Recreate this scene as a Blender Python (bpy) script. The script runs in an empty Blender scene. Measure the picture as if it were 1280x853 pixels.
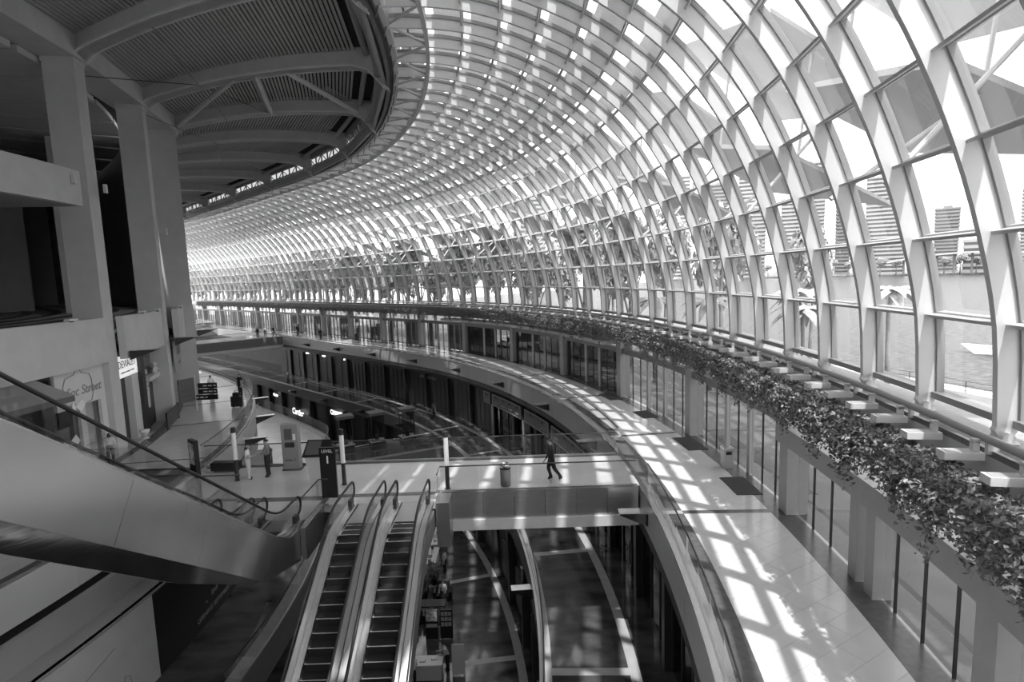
import bpy, bmesh, math, random
from mathutils import Vector, Matrix
random.seed(11)
scene = bpy.context.scene
COL = scene.collection
R = math.radians
# ------------------------------------------------------------------ camera
CAM_H = 8.5
cam_d = bpy.data.cameras.new('camera'); cam = bpy.data.objects.new('camera', cam_d); COL.objects.link(cam)
cam_d.sensor_width = 36.0; cam_d.lens = 698.04 / 1280 * 36; cam_d.clip_end = 3000; cam_d.clip_start = 0.1
_p, _r = 0.115915, -0.033074
_F = Vector((0, math.cos(_p), -math.sin(_p))); _R0 = Vector((1, 0, 0)); _U0 = _R0.cross(_F)
_Rv = _R0 * math.cos(_r) + _U0 * math.sin(_r); _Uv = _U0 * math.cos(_r) - _R0 * math.sin(_r)
cam.matrix_world = Matrix(((_Rv.x, _Uv.x, -_F.x, 0), (_Rv.y, _Uv.y, -_F.y, 0), (_Rv.z, _Uv.z, -_F.z, CAM_H), (0, 0, 0, 1)))
scene.camera = cam
# ------------------------------------------------------------------ sky, sun, exposure
wd = bpy.data.worlds.new('sky'); scene.world = wd; wd.use_nodes = True
_bg = wd.node_tree.nodes['Background']; _bg.inputs[0].default_value = (1, 1, 1, 1); _bg.inputs[1].default_value = 2.8
sun_d = bpy.data.lights.new('sun', 'SUN'); sun_d.energy = 5.0; sun_d.angle = R(0.7)
sun = bpy.data.objects.new('sun', sun_d); COL.objects.link(sun)
SUN_DIR = Vector((0.06, -0.40, 1.0)).normalized()
sun.rotation_euler = SUN_DIR.to_track_quat('Z', 'Y').to_euler(); sun.location = (0, 0, 60)
vs = scene.view_settings
vs.view_transform = 'Standard'; vs.look = 'None'; vs.exposure = 0.4; vs.gamma = 1.0; vs.use_curve_mapping = False
cy = scene.cycles
cy.max_bounces = 10; cy.diffuse_bounces = 5; cy.glossy_bounces = 4; cy.transmission_bounces = 6; cy.transparent_max_bounces = 40
cy.caustics_reflective = False; cy.caustics_refractive = False; cy.sample_clamp_indirect = 6.0

# ------------------------------------------------------------------ plan path of the curved gallery (fascia edge of the right walkway)
KN = [0, 15, 30, 45, 60, 80, 130, 200]
KV = [0.014139, 0.014921, 0.01761, 0.014183, 0.016439, -0.000954, 0.0025, 0.003178]
def curv(s):
    if s <= 0: return KV[0]
    for i in range(len(KN) - 1):
        if s <= KN[i + 1]:
            t = (s - KN[i]) / (KN[i + 1] - KN[i]); return KV[i] * (1 - t) + KV[i + 1] * t
    return KV[-1]
DS = 0.25
def _integ(sgn, n):
    x, y, th, s = 1.725174, 1.177733, -0.307051, 0.0
    out = [(x, y, th)]
    for i in range(n):
        k = curv(s + sgn * DS / 2); t2 = th + sgn * k * DS; tm = (th + t2) / 2
        x += -math.sin(tm) * DS * sgn; y += math.cos(tm) * DS * sgn; th = t2; s += sgn * DS
        out.append((x, y, th))
    return out
NB = 160
_tab = list(reversed(_integ(-1, NB)))[:-1] + _integ(1, 1000)
S0 = -NB * DS
def P3(s):
    f = (s - S0) / DS; i = max(0, min(len(_tab) - 2, int(math.floor(f)))); t = f - i
    a, b = _tab[i], _tab[i + 1]
    return tuple(a[k] * (1 - t) + b[k] * t for k in range(3))
def W(s, o, z=0.0):
    x, y, t = P3(s); return Vector((x + o * math.cos(t), y + o * math.sin(t), z))
def TH(s): return P3(s)[2]
def SO(x, y):
    best = min(range(0, len(_tab), 4), key=lambda i: (_tab[i][0] - x) ** 2 + (_tab[i][1] - y) ** 2)
    for _ in range(3):
        s = S0 + best * DS; X, Y, t = P3(s); dx, dy = x - X, y - Y
        ds = -dx * math.sin(t) + dy * math.cos(t); o = dx * math.cos(t) + dy * math.sin(t)
        best = (s + ds / (1 + 0) - S0) / DS if abs(o) < 8 else best
        if abs(o) >= 8: return s + ds, o
    return s + ds, o

# ------------------------------------------------------------------ materials
def g3(v): return (v, v, v, 1)
MATS = {}
def mat(name, v, rough=0.6, metal=0.0, var=0.0, scale=3.0, spec=0.5, bump=0.0, emit=0.0, stretch=None):
    m = bpy.data.materials.new(name); m.use_nodes = True; nt = m.node_tree; b = nt.nodes['Principled BSDF']
    b.inputs['Roughness'].default_value = rough; b.inputs['Metallic'].default_value = metal
    b.inputs['Specular IOR Level'].default_value = spec
    b.inputs['Base Color'].default_value = g3(v)
    if var > 0 or bump > 0:
        tc = nt.nodes.new('ShaderNodeTexCoord'); n = nt.nodes.new('ShaderNodeTexNoise')
        n.inputs['Scale'].default_value = scale; n.inputs['Detail'].default_value = 5
        mp = nt.nodes.new('ShaderNodeMapping'); nt.links.new(tc.outputs['Object'], mp.inputs['Vector'])
        if stretch: mp.inputs['Scale'].default_value = stretch
        nt.links.new(mp.outputs['Vector'], n.inputs['Vector'])
        if var > 0:
            r = nt.nodes.new('ShaderNodeMapRange'); r.inputs[1].default_value = 0.3; r.inputs[2].default_value = 0.7
            r.inputs[3].default_value = max(0, v - var); r.inputs[4].default_value = v + var
            nt.links.new(n.outputs['Fac'], r.inputs[0]); nt.links.new(r.outputs[0], b.inputs['Base Color'])
        if bump > 0:
            bp = nt.nodes.new('ShaderNodeBump'); bp.inputs['Strength'].default_value = bump; bp.inputs['Distance'].default_value = 0.02
            nt.links.new(n.outputs['Fac'], bp.inputs['Height']); nt.links.new(bp.outputs[0], b.inputs['Normal'])
    if emit > 0:
        b.inputs['Emission Color'].default_value = g3(1); b.inputs['Emission Strength'].default_value = emit
    MATS[name] = m; return m
def glass(name, tint, refl=1.0, frit=0.0, fritv=0.8, base=0.03):
    m = bpy.data.materials.new(name); m.use_nodes = True; nt = m.node_tree; nt.nodes.clear()
    out = nt.nodes.new('ShaderNodeOutputMaterial'); tr = nt.nodes.new('ShaderNodeBsdfTransparent'); tr.inputs[0].default_value = g3(tint)
    gl = nt.nodes.new('ShaderNodeBsdfGlossy'); gl.inputs['Roughness'].default_value = 0.015; gl.inputs['Color'].default_value = g3(0.95)
    fr = nt.nodes.new('ShaderNodeLayerWeight'); fr.inputs['Blend'].default_value = 0.5
    pw = nt.nodes.new('ShaderNodeMath'); pw.operation = 'POWER'; pw.inputs[1].default_value = 4.0
    nt.links.new(fr.outputs['Facing'], pw.inputs[0])
    mr = nt.nodes.new('ShaderNodeMapRange'); mr.inputs[3].default_value = base; mr.inputs[4].default_value = min(1.0, base + 0.75 * refl)
    nt.links.new(pw.outputs[0], mr.inputs[0])
    mx = nt.nodes.new('ShaderNodeMixShader'); nt.links.new(mr.outputs[0], mx.inputs[0])
    if frit > 0:
        df = nt.nodes.new('ShaderNodeBsdfDiffuse'); df.inputs[0].default_value = g3(fritv)
        tl = nt.nodes.new('ShaderNodeBsdfTranslucent'); tl.inputs[0].default_value = g3(fritv)
        m1 = nt.nodes.new('ShaderNodeMixShader'); m1.inputs[0].default_value = 0.5
        nt.links.new(df.outputs[0], m1.inputs[1]); nt.links.new(tl.outputs[0], m1.inputs[2])
        m2 = nt.nodes.new('ShaderNodeMixShader'); m2.inputs[0].default_value = frit
        nt.links.new(tr.outputs[0], m2.inputs[1]); nt.links.new(m1.outputs[0], m2.inputs[2])
        nt.links.new(m2.outputs[0], mx.inputs[1])
    else: nt.links.new(tr.outputs[0], mx.inputs[1])
    nt.links.new(gl.outputs[0], mx.inputs[2]); nt.links.new(mx.outputs[0], out.inputs[0])
    MATS[name] = m; return m
mat('rib_white', 0.78, 0.45, var=0.02, scale=2)
mat('frame_grey', 0.34, 0.45)
mat('truss_grey', 0.62, 0.5)
mat('ring_dark', 0.16, 0.5)
mat('concrete', 0.60, 0.75, var=0.03, scale=1.2)
mat('concrete_light', 0.70, 0.7, var=0.03, scale=1.2)
mat('pier_grey', 0.46, 0.6, var=0.02); mat('transom_grey', 0.3, 0.6)
mat('concrete_mid', 0.40, 0.75, var=0.02, scale=1.2)
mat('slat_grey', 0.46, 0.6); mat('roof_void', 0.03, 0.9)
mat('floor_light', 0.66, 0.18, var=0.035, scale=0.9, spec=0.6)
mat('floor_tile', 0.68, 0.16, var=0.03, scale=1.6, spec=0.6)
mat('floor_left', 0.6, 0.14, var=0.05, scale=0.8, spec=0.6)
mat('granite_dark', 0.12, 0.25, var=0.02, scale=6, spec=0.5)
mat('marble_dark', 0.075, 0.07, var=0.045, scale=0.55, spec=0.6, stretch=(1, 2.2, 1))
mat('strip_light', 0.42, 0.25, var=0.04, scale=2)
mat('fascia_pale', 0.6, 0.35, var=0.01, scale=1)
mat('fascia_dark', 0.2, 0.4, var=0.01)
mat('metal_panel', 0.62, 0.33, 0.9, var=0.04, scale=1.5, stretch=(1, 1, 6))
mat('metal_mirror', 0.5, 0.09, 1.0, bump=0.05, scale=2, stretch=(1, 1, 5)); mat('cladding_steel', 0.66, 0.24, 0.95, var=0.03, scale=1.2)
mat('metal_bright', 0.8, 0.22, 1.0)
mat('metal_brushed', 0.55, 0.35, 0.9)
mat('bin_steel', 0.28, 0.4, 0.5)
mat('dark_metal', 0.05, 0.35, 0.3)
mat('black', 0.012, 0.4)
mat('rubber', 0.02, 0.5)
mat('step_dark', 0.035, 0.5, 0.3)
mat('white', 0.85, 0.5)
mat('off_white', 0.65, 0.6)
mat('grey', 0.3, 0.6); mat('grey_dark', 0.13, 0.6); mat('grey_light', 0.45, 0.55)
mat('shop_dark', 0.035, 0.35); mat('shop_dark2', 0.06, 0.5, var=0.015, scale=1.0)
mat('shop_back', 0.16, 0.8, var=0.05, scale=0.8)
mat('sign_lit', 0.8, 0.5, emit=0.45); mat('lamp_lit', 0.9, 0.5, emit=3.0); mat('letter_lit', 0.9, 0.5, emit=2.2)
mat('sign_panel', 0.17, 0.4, var=0.03, scale=1.5)
mat('leaf', 0.19, 0.45, var=0.07, scale=7); mat('leaf_light', 0.36, 0.45, var=0.08, scale=7)
mat('tree_leaf', 0.42, 0.6, var=0.14, scale=2); mat('bark', 0.28, 0.8, var=0.06, scale=3)
mat('planter', 0.36, 0.6); mat('sill', 0.2, 0.5, var=0.05, scale=4, stretch=(1, 8, 1))
mat('mat_dark', 0.06, 0.9, bump=0.4, scale=60)
mat('water', 0.09, 0.35, var=0.07, scale=0.9, spec=0.04, bump=1.0, stretch=(1, 3, 1))
mat('promenade', 0.17, 0.6, var=0.05, scale=0.4); mat('stone_white', 0.6, 0.5)
mat('building', 0.3, 0.7, var=0.04, scale=0.05); mat('building_pale', 0.42, 0.7); mat('window_far', 0.14, 0.25)
mat('visor', 0.62, 0.5)
mat('skin', 0.42, 0.55); mat('hair', 0.02, 0.5); mat('cloth_dark', 0.02, 0.8); mat('cloth_mid', 0.2, 0.8); mat('cloth_light', 0.62, 0.8)
mat('cloth_pattern', 0.3, 0.8, var=0.28, scale=14); mat('shoe', 0.03, 0.5)
mat('screen', 0.12, 0.15); mat('screen_light', 0.5, 0.3)
mat('poster', 0.5, 0.5, var=0.35, scale=5)
mat('goods', 0.45, 0.5, var=0.35, scale=9)
def translucent_sheet(name, v, k):
    m = bpy.data.materials.new(name); m.use_nodes = True; nt = m.node_tree; nt.nodes.clear()
    out = nt.nodes.new('ShaderNodeOutputMaterial'); d = nt.nodes.new('ShaderNodeBsdfDiffuse'); t = nt.nodes.new('ShaderNodeBsdfTranslucent')
    d.inputs[0].default_value = g3(v); t.inputs[0].default_value = g3(v); mx = nt.nodes.new('ShaderNodeMixShader'); mx.inputs[0].default_value = k
    nt.links.new(d.outputs[0], mx.inputs[1]); nt.links.new(t.outputs[0], mx.inputs[2]); nt.links.new(mx.outputs[0], out.inputs[0]); MATS[name] = m
translucent_sheet('shade', 0.8, 0.26)  # translucency added so the plates pass soft brightening light into the vault
glass('pane_clear', 0.74, 0.9, base=0.06)
glass('pane_frit', 0.80, 0.6, frit=0.12, fritv=0.8, base=0.05)
glass('pane_door', 0.45, 1.0, base=0.07)
glass('pane_rail', 0.86, 0.9, base=0.04)
glass('pane_dark', 0.22, 0.6, base=0.05)
glass('pane_shop', 0.45, 0.9, base=0.06)

# ------------------------------------------------------------------ builders
def tag(o, label=None, cat=None, group=None, kind=None):
    if label: o['label'] = label
    if cat: o['category'] = cat
    if group: o['group'] = group
    if kind: o['kind'] = kind
    return o
def empty(name, loc=(0, 0, 0), rz=0.0, parent=None):
    o = bpy.data.objects.new(name, None); COL.objects.link(o); o.location = loc; o.rotation_euler = (0, 0, rz); o.empty_display_size = 0.1
    if parent: o.parent = parent
    return o
def worg(o):
    v = Vector((0, 0, 0))
    while o is not None: v += Vector(o.location); o = o.parent
    return v
def link(name, me, parent=None, loc=(0, 0, 0), rz=0.0, scale=None):
    o = bpy.data.objects.new(name, me); COL.objects.link(o); o.location = loc; o.rotation_euler = (0, 0, rz)
    if scale: o.scale = scale
    if parent: o.parent = parent
    return o
class MB:
    def __init__(self): self.v = []; self.f = []; self.mi = []
    def add(self, vs, fs, mi=0):
        n = len(self.v); self.v += [tuple(p) for p in vs]; self.f += [tuple(i + n for i in q) for q in fs]; self.mi += [mi] * len(fs); return self
    def box(self, x0, x1, y0, y1, z0, z1, mi=0):
        return self.hexa([(x0, y0, z0), (x1, y0, z0), (x1, y1, z0), (x0, y1, z0), (x0, y0, z1), (x1, y0, z1), (x1, y1, z1), (x0, y1, z1)], mi)
    def hexa(self, c, mi=0):
        return self.add(c, [(0, 3, 2, 1), (4, 5, 6, 7), (0, 1, 5, 4), (1, 2, 6, 5), (2, 3, 7, 6), (3, 0, 4, 7)], mi)
    def sbox(self, s0, s1, o0, o1, z0, z1, mi=0):
        c = [W(s0, o0, z0), W(s0, o1, z0), W(s1, o1, z0), W(s1, o0, z0), W(s0, o0, z1), W(s0, o1, z1), W(s1, o1, z1), W(s1, o0, z1)]
        return self.hexa(c, mi)
    def sweep(self, sec, ss, mi=0, caps=True):
        n = len(sec); vs = [W(s, o, z) for s in ss for (o, z) in sec]; fs = []
        for i in range(len(ss) - 1):
            for j in range(n):
                a = i * n + j; b = i * n + (j + 1) % n; fs.append((a, b, b + n, a + n))
        if caps: fs.append(tuple(range(n - 1, -1, -1))); m = (len(ss) - 1) * n; fs.append(tuple(m + k for k in range(n)))
        return self.add(vs, fs, mi)
    def tube(self, pts, r, n=8, mi=0, closed=False):
        pts = [Vector(p) for p in pts]; N = len(pts); vs = []; fs = []; up = None
        rr = r if isinstance(r, (list, tuple)) else [r] * N
        for i, p in enumerate(pts):
            d = (pts[min(i + 1, N - 1)] - pts[max(i - 1, 0)])
            if d.length < 1e-9: d = Vector((0, 0, 1))
            d.normalize()
            if up is None: up = Vector((0, 0, 1)) if abs(d.z) < 0.9 else Vector((1, 0, 0))
            a = d.cross(up); a.normalize() if a.length > 1e-6 else None
            b = a.cross(d); b.normalize(); up = b
            for k in range(n):
                t = 2 * math.pi * k / n; vs.append(p + a * (math.cos(t) * rr[i]) + b * (math.sin(t) * rr[i]))
        for i in range(N - 1):
            for k in range(n):
                q = i * n + k; w = i * n + (k + 1) % n; fs.append((q, w, w + n, q + n))
        fs.append(tuple(range(n - 1, -1, -1))); fs.append(tuple((N - 1) * n + k for k in range(n)))
        return self.add(vs, fs, mi)
    def lathe(self, prof, cx=0, cy=0, n=16, mi=0):
        vs = []; fs = []
        for (r, z) in prof:
            for k in range(n):
                t = 2 * math.pi * k / n; vs.append((cx + r * math.cos(t), cy + r * math.sin(t), z))
        for i in range(len(prof) - 1):
            for k in range(n):
                q = i * n + k; w = i * n + (k + 1) % n; fs.append((q, w, w + n, q + n))
        fs.append(tuple(range(n - 1, -1, -1))); fs.append(tuple((len(prof) - 1) * n + k for k in range(n)))
        return self.add(vs, fs, mi)
    def prism(self, poly, ext, mi=0):
        """poly: list of Vectors (planar), ext: extrusion Vector"""
        n = len(poly); e = Vector(ext); vs = [Vector(p) for p in poly] + [Vector(p) + e for p in poly]
        fs = [tuple(range(n - 1, -1, -1)), tuple(range(n, 2 * n))] + [(i, (i + 1) % n, (i + 1) % n + n, i + n) for i in range(n)]
        return self.add(vs, fs, mi)
    def mesh(self, name, mats, org=Vector((0, 0, 0)), smooth=False):
        me = bpy.data.meshes.new(name); me.from_pydata([(p[0] - org[0], p[1] - org[1], p[2] - org[2]) for p in self.v], [], self.f)
        for m in (mats if isinstance(mats, (list, tuple)) else [mats]): me.materials.append(MATS[m])
        if any(self.mi): me.polygons.foreach_set('material_index', self.mi)
        bm = bmesh.new(); bm.from_mesh(me); bmesh.ops.recalc_face_normals(bm, faces=bm.faces); bm.to_mesh(me); bm.free()
        if smooth: me.polygons.foreach_set('use_smooth', [True] * len(me.polygons))
        me.update(); return me
    def build(self, name, mats, parent=None, smooth=False, local=False, bevel=0.0, center=None):
        if parent is not None: org = Vector((0, 0, 0)) if local else worg(parent)
        elif center is not None: org = Vector(center)
        else:
            xs = [p[0] for p in self.v]; ys = [p[1] for p in self.v]; zs = [p[2] for p in self.v]
            org = Vector(((min(xs) + max(xs)) / 2, (min(ys) + max(ys)) / 2, min(zs)))
        me = self.mesh(name, mats, org, smooth)
        o = link(name, me, parent, org if parent is None else (0, 0, 0))
        if bevel > 0:
            md = o.modifiers.new('bevel', 'BEVEL'); md.width = bevel; md.segments = 2; md.limit_method = 'ANGLE'
        return o
def copy_tree(o, parent=None):
    c = o.copy(); COL.objects.link(c); c.parent = parent
    for ch in list(o.children): copy_tree(ch, c)
    return c
def frange(a, b, st):
    n = max(1, int(round((b - a) / st))); return [a + (b - a) * i / n for i in range(n + 1)]
def text_obj(txt, size, origin, right, up, material, parent=None, name='lettering', ext=0.004, align='LEFT', shear=0.0, off=0.0):
    cu = bpy.data.curves.new(name, 'FONT'); cu.body = txt; cu.size = size; cu.extrude = ext; cu.align_x = align; cu.align_y = 'CENTER'; cu.shear = shear; cu.offset = off; cu.resolution_u = 3
    t = bpy.data.objects.new(name + '_tmp', cu); COL.objects.link(t)
    dg = bpy.context.evaluated_depsgraph_get(); me = bpy.data.meshes.new_from_object(t.evaluated_get(dg)); bpy.data.objects.remove(t); bpy.data.curves.remove(cu)
    r = Vector(right).normalized(); u = Vector(up).normalized(); n = r.cross(u); org = Vector(origin)
    par = worg(parent) if parent is not None else org
    me.transform(Matrix(((r.x, u.x, n.x, org.x - par.x), (r.y, u.y, n.y, org.y - par.y), (r.z, u.z, n.z, org.z - par.z), (0, 0, 0, 1))))
    me.materials.clear(); me.materials.append(MATS[material]); me.name = name
    return link(name, me, parent, (0, 0, 0) if parent is not None else org)
def struct(o, label, cat='structure'): return tag(o, label, cat, kind='structure')
GRID = [18.1 + 9.37 * k for k in range(-2, 12)]

# ================================================================== GLASS VAULT (wall_right)
SEC = [(4.654, 5.639), (4.56, 7.40), (4.25, 8.971), (3.80, 10.482), (3.21, 11.958), (2.483, 13.372), (1.588, 14.697), (0.502, 15.909),
       (-0.707, 16.87), (-2.041, 17.715), (-3.516, 18.388), (-4.988, 18.919), (-6.521, 19.289), (-8.1, 19.452), (-9.683, 19.47)]
def cr(p0, p1, p2, p3, t):
    return tuple(0.5 * ((2 * p1[k]) + (-p0[k] + p2[k]) * t + (2 * p0[k] - 5 * p1[k] + 4 * p2[k] - p3[k]) * t * t + (-p0[k] + 3 * p1[k] - 3 * p2[k] + p3[k]) * t ** 3) for k in range(2))
FINE = []
for i in range(len(SEC) - 1):
    a = SEC[max(0, i - 1)]; d = SEC[min(len(SEC) - 1, i + 2)]
    for t in (0, 1 / 3, 2 / 3): FINE.append(cr(a, SEC[i], SEC[i + 1], d, t))
FINE.append(SEC[-1])
def nrm(pts, i):
    a = pts[max(0, i - 1)]; b = pts[min(len(pts) - 1, i + 1)]; dx, dz = b[0] - a[0], b[1] - a[1]; L = math.hypot(dx, dz)
    return (dz / L, -dx / L)   # outward (right / up)
def offs(pts, d):
    out = []
    for i, p in enumerate(pts):
        n = nrm(pts, i); out.append((p[0] + n[0] * d, p[1] + n[1] * d))
    return out
wall_right = struct(empty('wall_right', W(20, 4.65, 5.6)), 'curved glass vault of white ribs and panes along the gallery', 'wall')
WRO = worg(wall_right)
def band_mesh(inner, outer, th):
    mb = MB(); n = len(inner); vs = []
    for (a, b) in zip(inner, outer):
        vs += [(a[0], -th / 2, a[1]), (b[0], -th / 2, b[1]), (b[0], th / 2, b[1]), (a[0], th / 2, a[1])]
    fs = []
    for i in range(n - 1):
        for j in range(4): fs.append((i * 4 + j, i * 4 + (j + 1) % 4, i * 4 + 4 + (j + 1) % 4, i * 4 + 4 + j))
    fs += [(3, 2, 1, 0), tuple((n - 1) * 4 + k for k in range(4))]
    return mb.add(vs, fs)
rib_pts = [(4.60, 5.30)] + FINE
inn = [(p[0] - nrm(rib_pts, i)[0] * (0.22 + 0.10 * min(1, i / 22)), p[1] - nrm(rib_pts, i)[1] * (0.22 + 0.10 * min(1, i / 22))) for i, p in enumerate(rib_pts)]; outr = offs(rib_pts, 0.10)
inn[0] = (4.50, 5.42); outr[0] = (4.66, 5.40); inn.insert(1, (4.40, 5.58)); outr.insert(1, (4.75, 5.58))
rib_me = band_mesh(inn, outr, 0.13).mesh('rib', 'rib_white')
fr_me = band_mesh(offs(FINE, 0.095), offs(FINE, 0.24), 0.24).mesh('glazing_frame', 'frame_grey')
sh = MB(); sh.tube([(4.57, -0.16, 5.46), (4.57, 0.16, 5.46)], 0.10, 12)
sh.hexa([(4.30, -0.2, 5.22), (4.86, -0.2, 5.22), (4.86, 0.2, 5.22), (4.30, 0.2, 5.22), (4.44, -0.12, 5.42), (4.72, -0.12, 5.42), (4.72, 0.12, 5.42), (4.44, 0.12, 5.42)])
shoe_me = sh.mesh('rib_shoe', 'rib_white')
RS = 2.25; RIBS = [9.26 + RS * k for k in range(-10, 86)]
for s in RIBS:
    if s > 195: break
    r = link('rib', rib_me, wall_right, W(s, 0, 0) - WRO, TH(s))
    link('glazing_frame', fr_me, r)
    if -2 < s < 62: link('rib_shoe', shoe_me, r)
# purlins and panes, one unit-length mesh per row
pur_me = []; pane_me = []; gl_line = offs(SEC, 0.20)
for i, p in enumerate(SEC):
    n = nrm(SEC, i); t = (-n[1], n[0]); mb = MB()
    def pt(d, w, y): return (p[0] + n[0] * d + t[0] * w, y, p[1] + n[1] * d + t[1] * w)
    if i in (0,):
        mb.hexa([pt(0.02, -0.02, -.5), pt(0.34, -0.02, -.5), pt(0.34, -0.02, .5), pt(0.02, -0.02, .5), pt(0.02, 0.12, -.5), pt(0.34, 0.12, -.5), pt(0.34, 0.12, .5), pt(0.02, 0.12, .5)])
    else:
        mb.hexa([pt(-0.10, -0.03, -.5), pt(0.24, -0.03, -.5), pt(0.24, -0.03, .5), pt(-0.10, -0.03, .5), pt(-0.10, 0.03, -.5), pt(0.24, 0.03, -.5), pt(0.24, 0.03, .5), pt(-0.10, 0.03, .5)])
        mb.hexa([pt(0.10, -0.06, -.5), pt(0.24, -0.06, -.5), pt(0.24, -0.06, .5), pt(0.10, -0.06, .5), pt(0.10, 0.06, -.5), pt(0.24, 0.06, -.5), pt(0.24, 0.06, .5), pt(0.10, 0.06, .5)])
    pur_me.append(mb)
FRIT0 = 7
for i in range(len(SEC) - 1):
    mb = MB(); a, b = gl_line[i], gl_line[i + 1]
    mb.add([(a[0], -.5, a[1]), (a[0], .5, a[1]), (b[0], .5, b[1]), (b[0], -.5, b[1])], [(0, 1, 2, 3)]); pane_me.append(mb)
def cam_px(P):
    d = Vector(P) - Vector((0, 0, CAM_H)); w = d.dot(_F)
    if w < 0.5: return None
    return (640 + 698 * d.dot(_Rv) / w, 426.5 - 698 * d.dot(_Uv) / w, w)
def bay_tf(i0, i1, s0, s1):
    a = W(s0, i0, 0); b = W(s1, i0, 0); d = b - a; return (a + b) / 2, math.atan2(-d.x, d.y), d.length
pieces = []
for k in range(len(RIBS) - 1):
    s0, s1 = RIBS[k], RIBS[k + 1]
    if s1 > 195: break
    for i in range(len(SEC)):
        q = cam_px(W((s0 + s1) / 2, SEC[i][0], SEC[i][1]))
        vis = q is not None and -80 < q[0] < 1400 and -60 < q[1] < 900
        pieces.append((q[2] if vis else 1e4 + (q[2] if q else 1e4), k, i))
pieces.sort()
def unit_at(row, k, mbs, store):
    s0, s1 = RIBS[k], RIBS[k + 1]; oo = SEC[row][0]
    c, rz, L = bay_tf(oo, oo, s0, s1)
    return c, rz, L
def world_verts(mb, row, k):
    s0, s1 = RIBS[k], RIBS[k + 1]
    return [W(s0 if y < 0 else s1, x, z) for (x, y, z) in mb.v]
def mesh_for(cache, key, mb, name, m, row):
    if key not in cache:
        c = MB(); c.v = [(x - SEC[row][0], y, z) for (x, y, z) in mb.v]; c.f = mb.f; c.mi = mb.mi
        cache[key] = c.mesh(name, m)
    return cache[key]
cache = {}; npur = npan = 0
rest_pur = MB(); rest_cl = MB(); rest_fr = MB()
for (d, k, i) in pieces:
    s0, s1 = RIBS[k], RIBS[k + 1]
    if npur < 300 and d < 1e4:
        me = mesh_for(cache, ('p', i), pur_me[i], 'purlin', 'frame_grey' if i == 0 else 'truss_grey', i)
        c, rz, L = bay_tf(SEC[i][0], 0, s0, s1)
        link('purlin', me, wall_right, c - WRO, rz, (1, L - 0.02, 1)); npur += 1
    else: rest_pur.add(world_verts(pur_me[i], i, k), pur_me[i].f)
    if i < len(SEC) - 1:
        if npan < 300 and d < 1e4:
            me = mesh_for(cache, ('g', i), pane_me[i], 'pane', 'pane_clear' if i < FRIT0 else 'pane_frit', i)
            c, rz, L = bay_tf(SEC[i][0], 0, s0, s1)
            link('pane', me, wall_right, c - WRO, rz, (1, L, 1)); npan += 1
        else: (rest_cl if i < FRIT0 else rest_fr).add(world_verts(pane_me[i], i, k), pane_me[i].f)
tag(rest_pur.build('far_purlin', 'truss_grey', wall_right), kind='stuff')
tag(rest_cl.build('far_pane', 'pane_clear', wall_right), kind='stuff')
tag(rest_fr.build('far_shaded_pane', 'pane_frit', wall_right), kind='stuff')
# exterior sun shade plates above the upper rows, slots between them
_sh = offs(SEC, 0.95)
for i in range(7, len(SEC) - 1):
    a, b = _sh[i], _sh[i + 1]; n_ = nrm(SEC, i); cov = (0.06, 0.60) if i == 7 else (0.04, 0.83)
    p0 = (a[0] + (b[0] - a[0]) * cov[0], a[1] + (b[1] - a[1]) * cov[0]); p1 = (a[0] + (b[0] - a[0]) * cov[1], a[1] + (b[1] - a[1]) * cov[1])
    MB().sweep([p0, p1, (p1[0] + n_[0] * .06, p1[1] + n_[1] * .06), (p0[0] + n_[0] * .06, p0[1] + n_[1] * .06)], frange(-13, 193, 2.25)).build('shade_plate', 'shade', wall_right)
# ring truss at the top edge
SSL = [s for s in frange(-13, 194, 1.125)]
MB().sweep([(-9.85, 19.2), (-9.6, 19.2), (-9.6, 19.75), (-9.85, 19.75)], SSL).build('ring_chord', 'truss_grey', wall_right)
MB().sweep([(-10.25, 19.05), (-10.08, 19.05), (-10.08, 19.5), (-10.25, 19.5)], SSL).build('ring_gutter', 'ring_dark', wall_right)
MB().sweep([(-8.2, 19.05), (-8.02, 19.05), (-8.02, 19.3), (-8.2, 19.3)], SSL).build('ring_chord', 'truss_grey', wall_right)
MB().sweep([(-9.0, 19.75), (-8.9, 19.75), (-8.9, 19.9), (-9.0, 19.9)], SSL).build('ring_chord', 'frame_grey', wall_right)
MB().sweep([(-10.9, 19.5), (-9.72, 19.5), (-9.72, 19.58), (-10.9, 19.58)], SSL).build('ring_soffit', 'concrete_mid', wall_right)
MB().sweep([(-13.5, 21.35), (-9.4, 21.0), (-9.4, 21.1), (-13.5, 21.5)], SSL).build('ring_roof', 'concrete_mid', wall_right)
br = MB()
for k, s in enumerate(RIBS[:-1]):
    if s > 150: break
    a, b = (s, RIBS[k + 1]) if k % 2 else (RIBS[k + 1], s)
    if 8 < s < 70: MB().tube([W(a, -9.7, 19.3), W(b, -8.1, 19.25)], 0.06, 6).build('brace', 'truss_grey', wall_right)
    else: br.tube([W(a, -9.7, 19.3), W(b, -8.1, 19.25)], 0.06, 5)
    if 8 < s < 60: MB().tube([W(s, -9.75, 19.2), W(s, -9.85, 18.75)], 0.035, 5).build('hanger', 'ring_dark', wall_right)
tag(br.build('far_brace', 'truss_grey', wall_right), kind='stuff')

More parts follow.
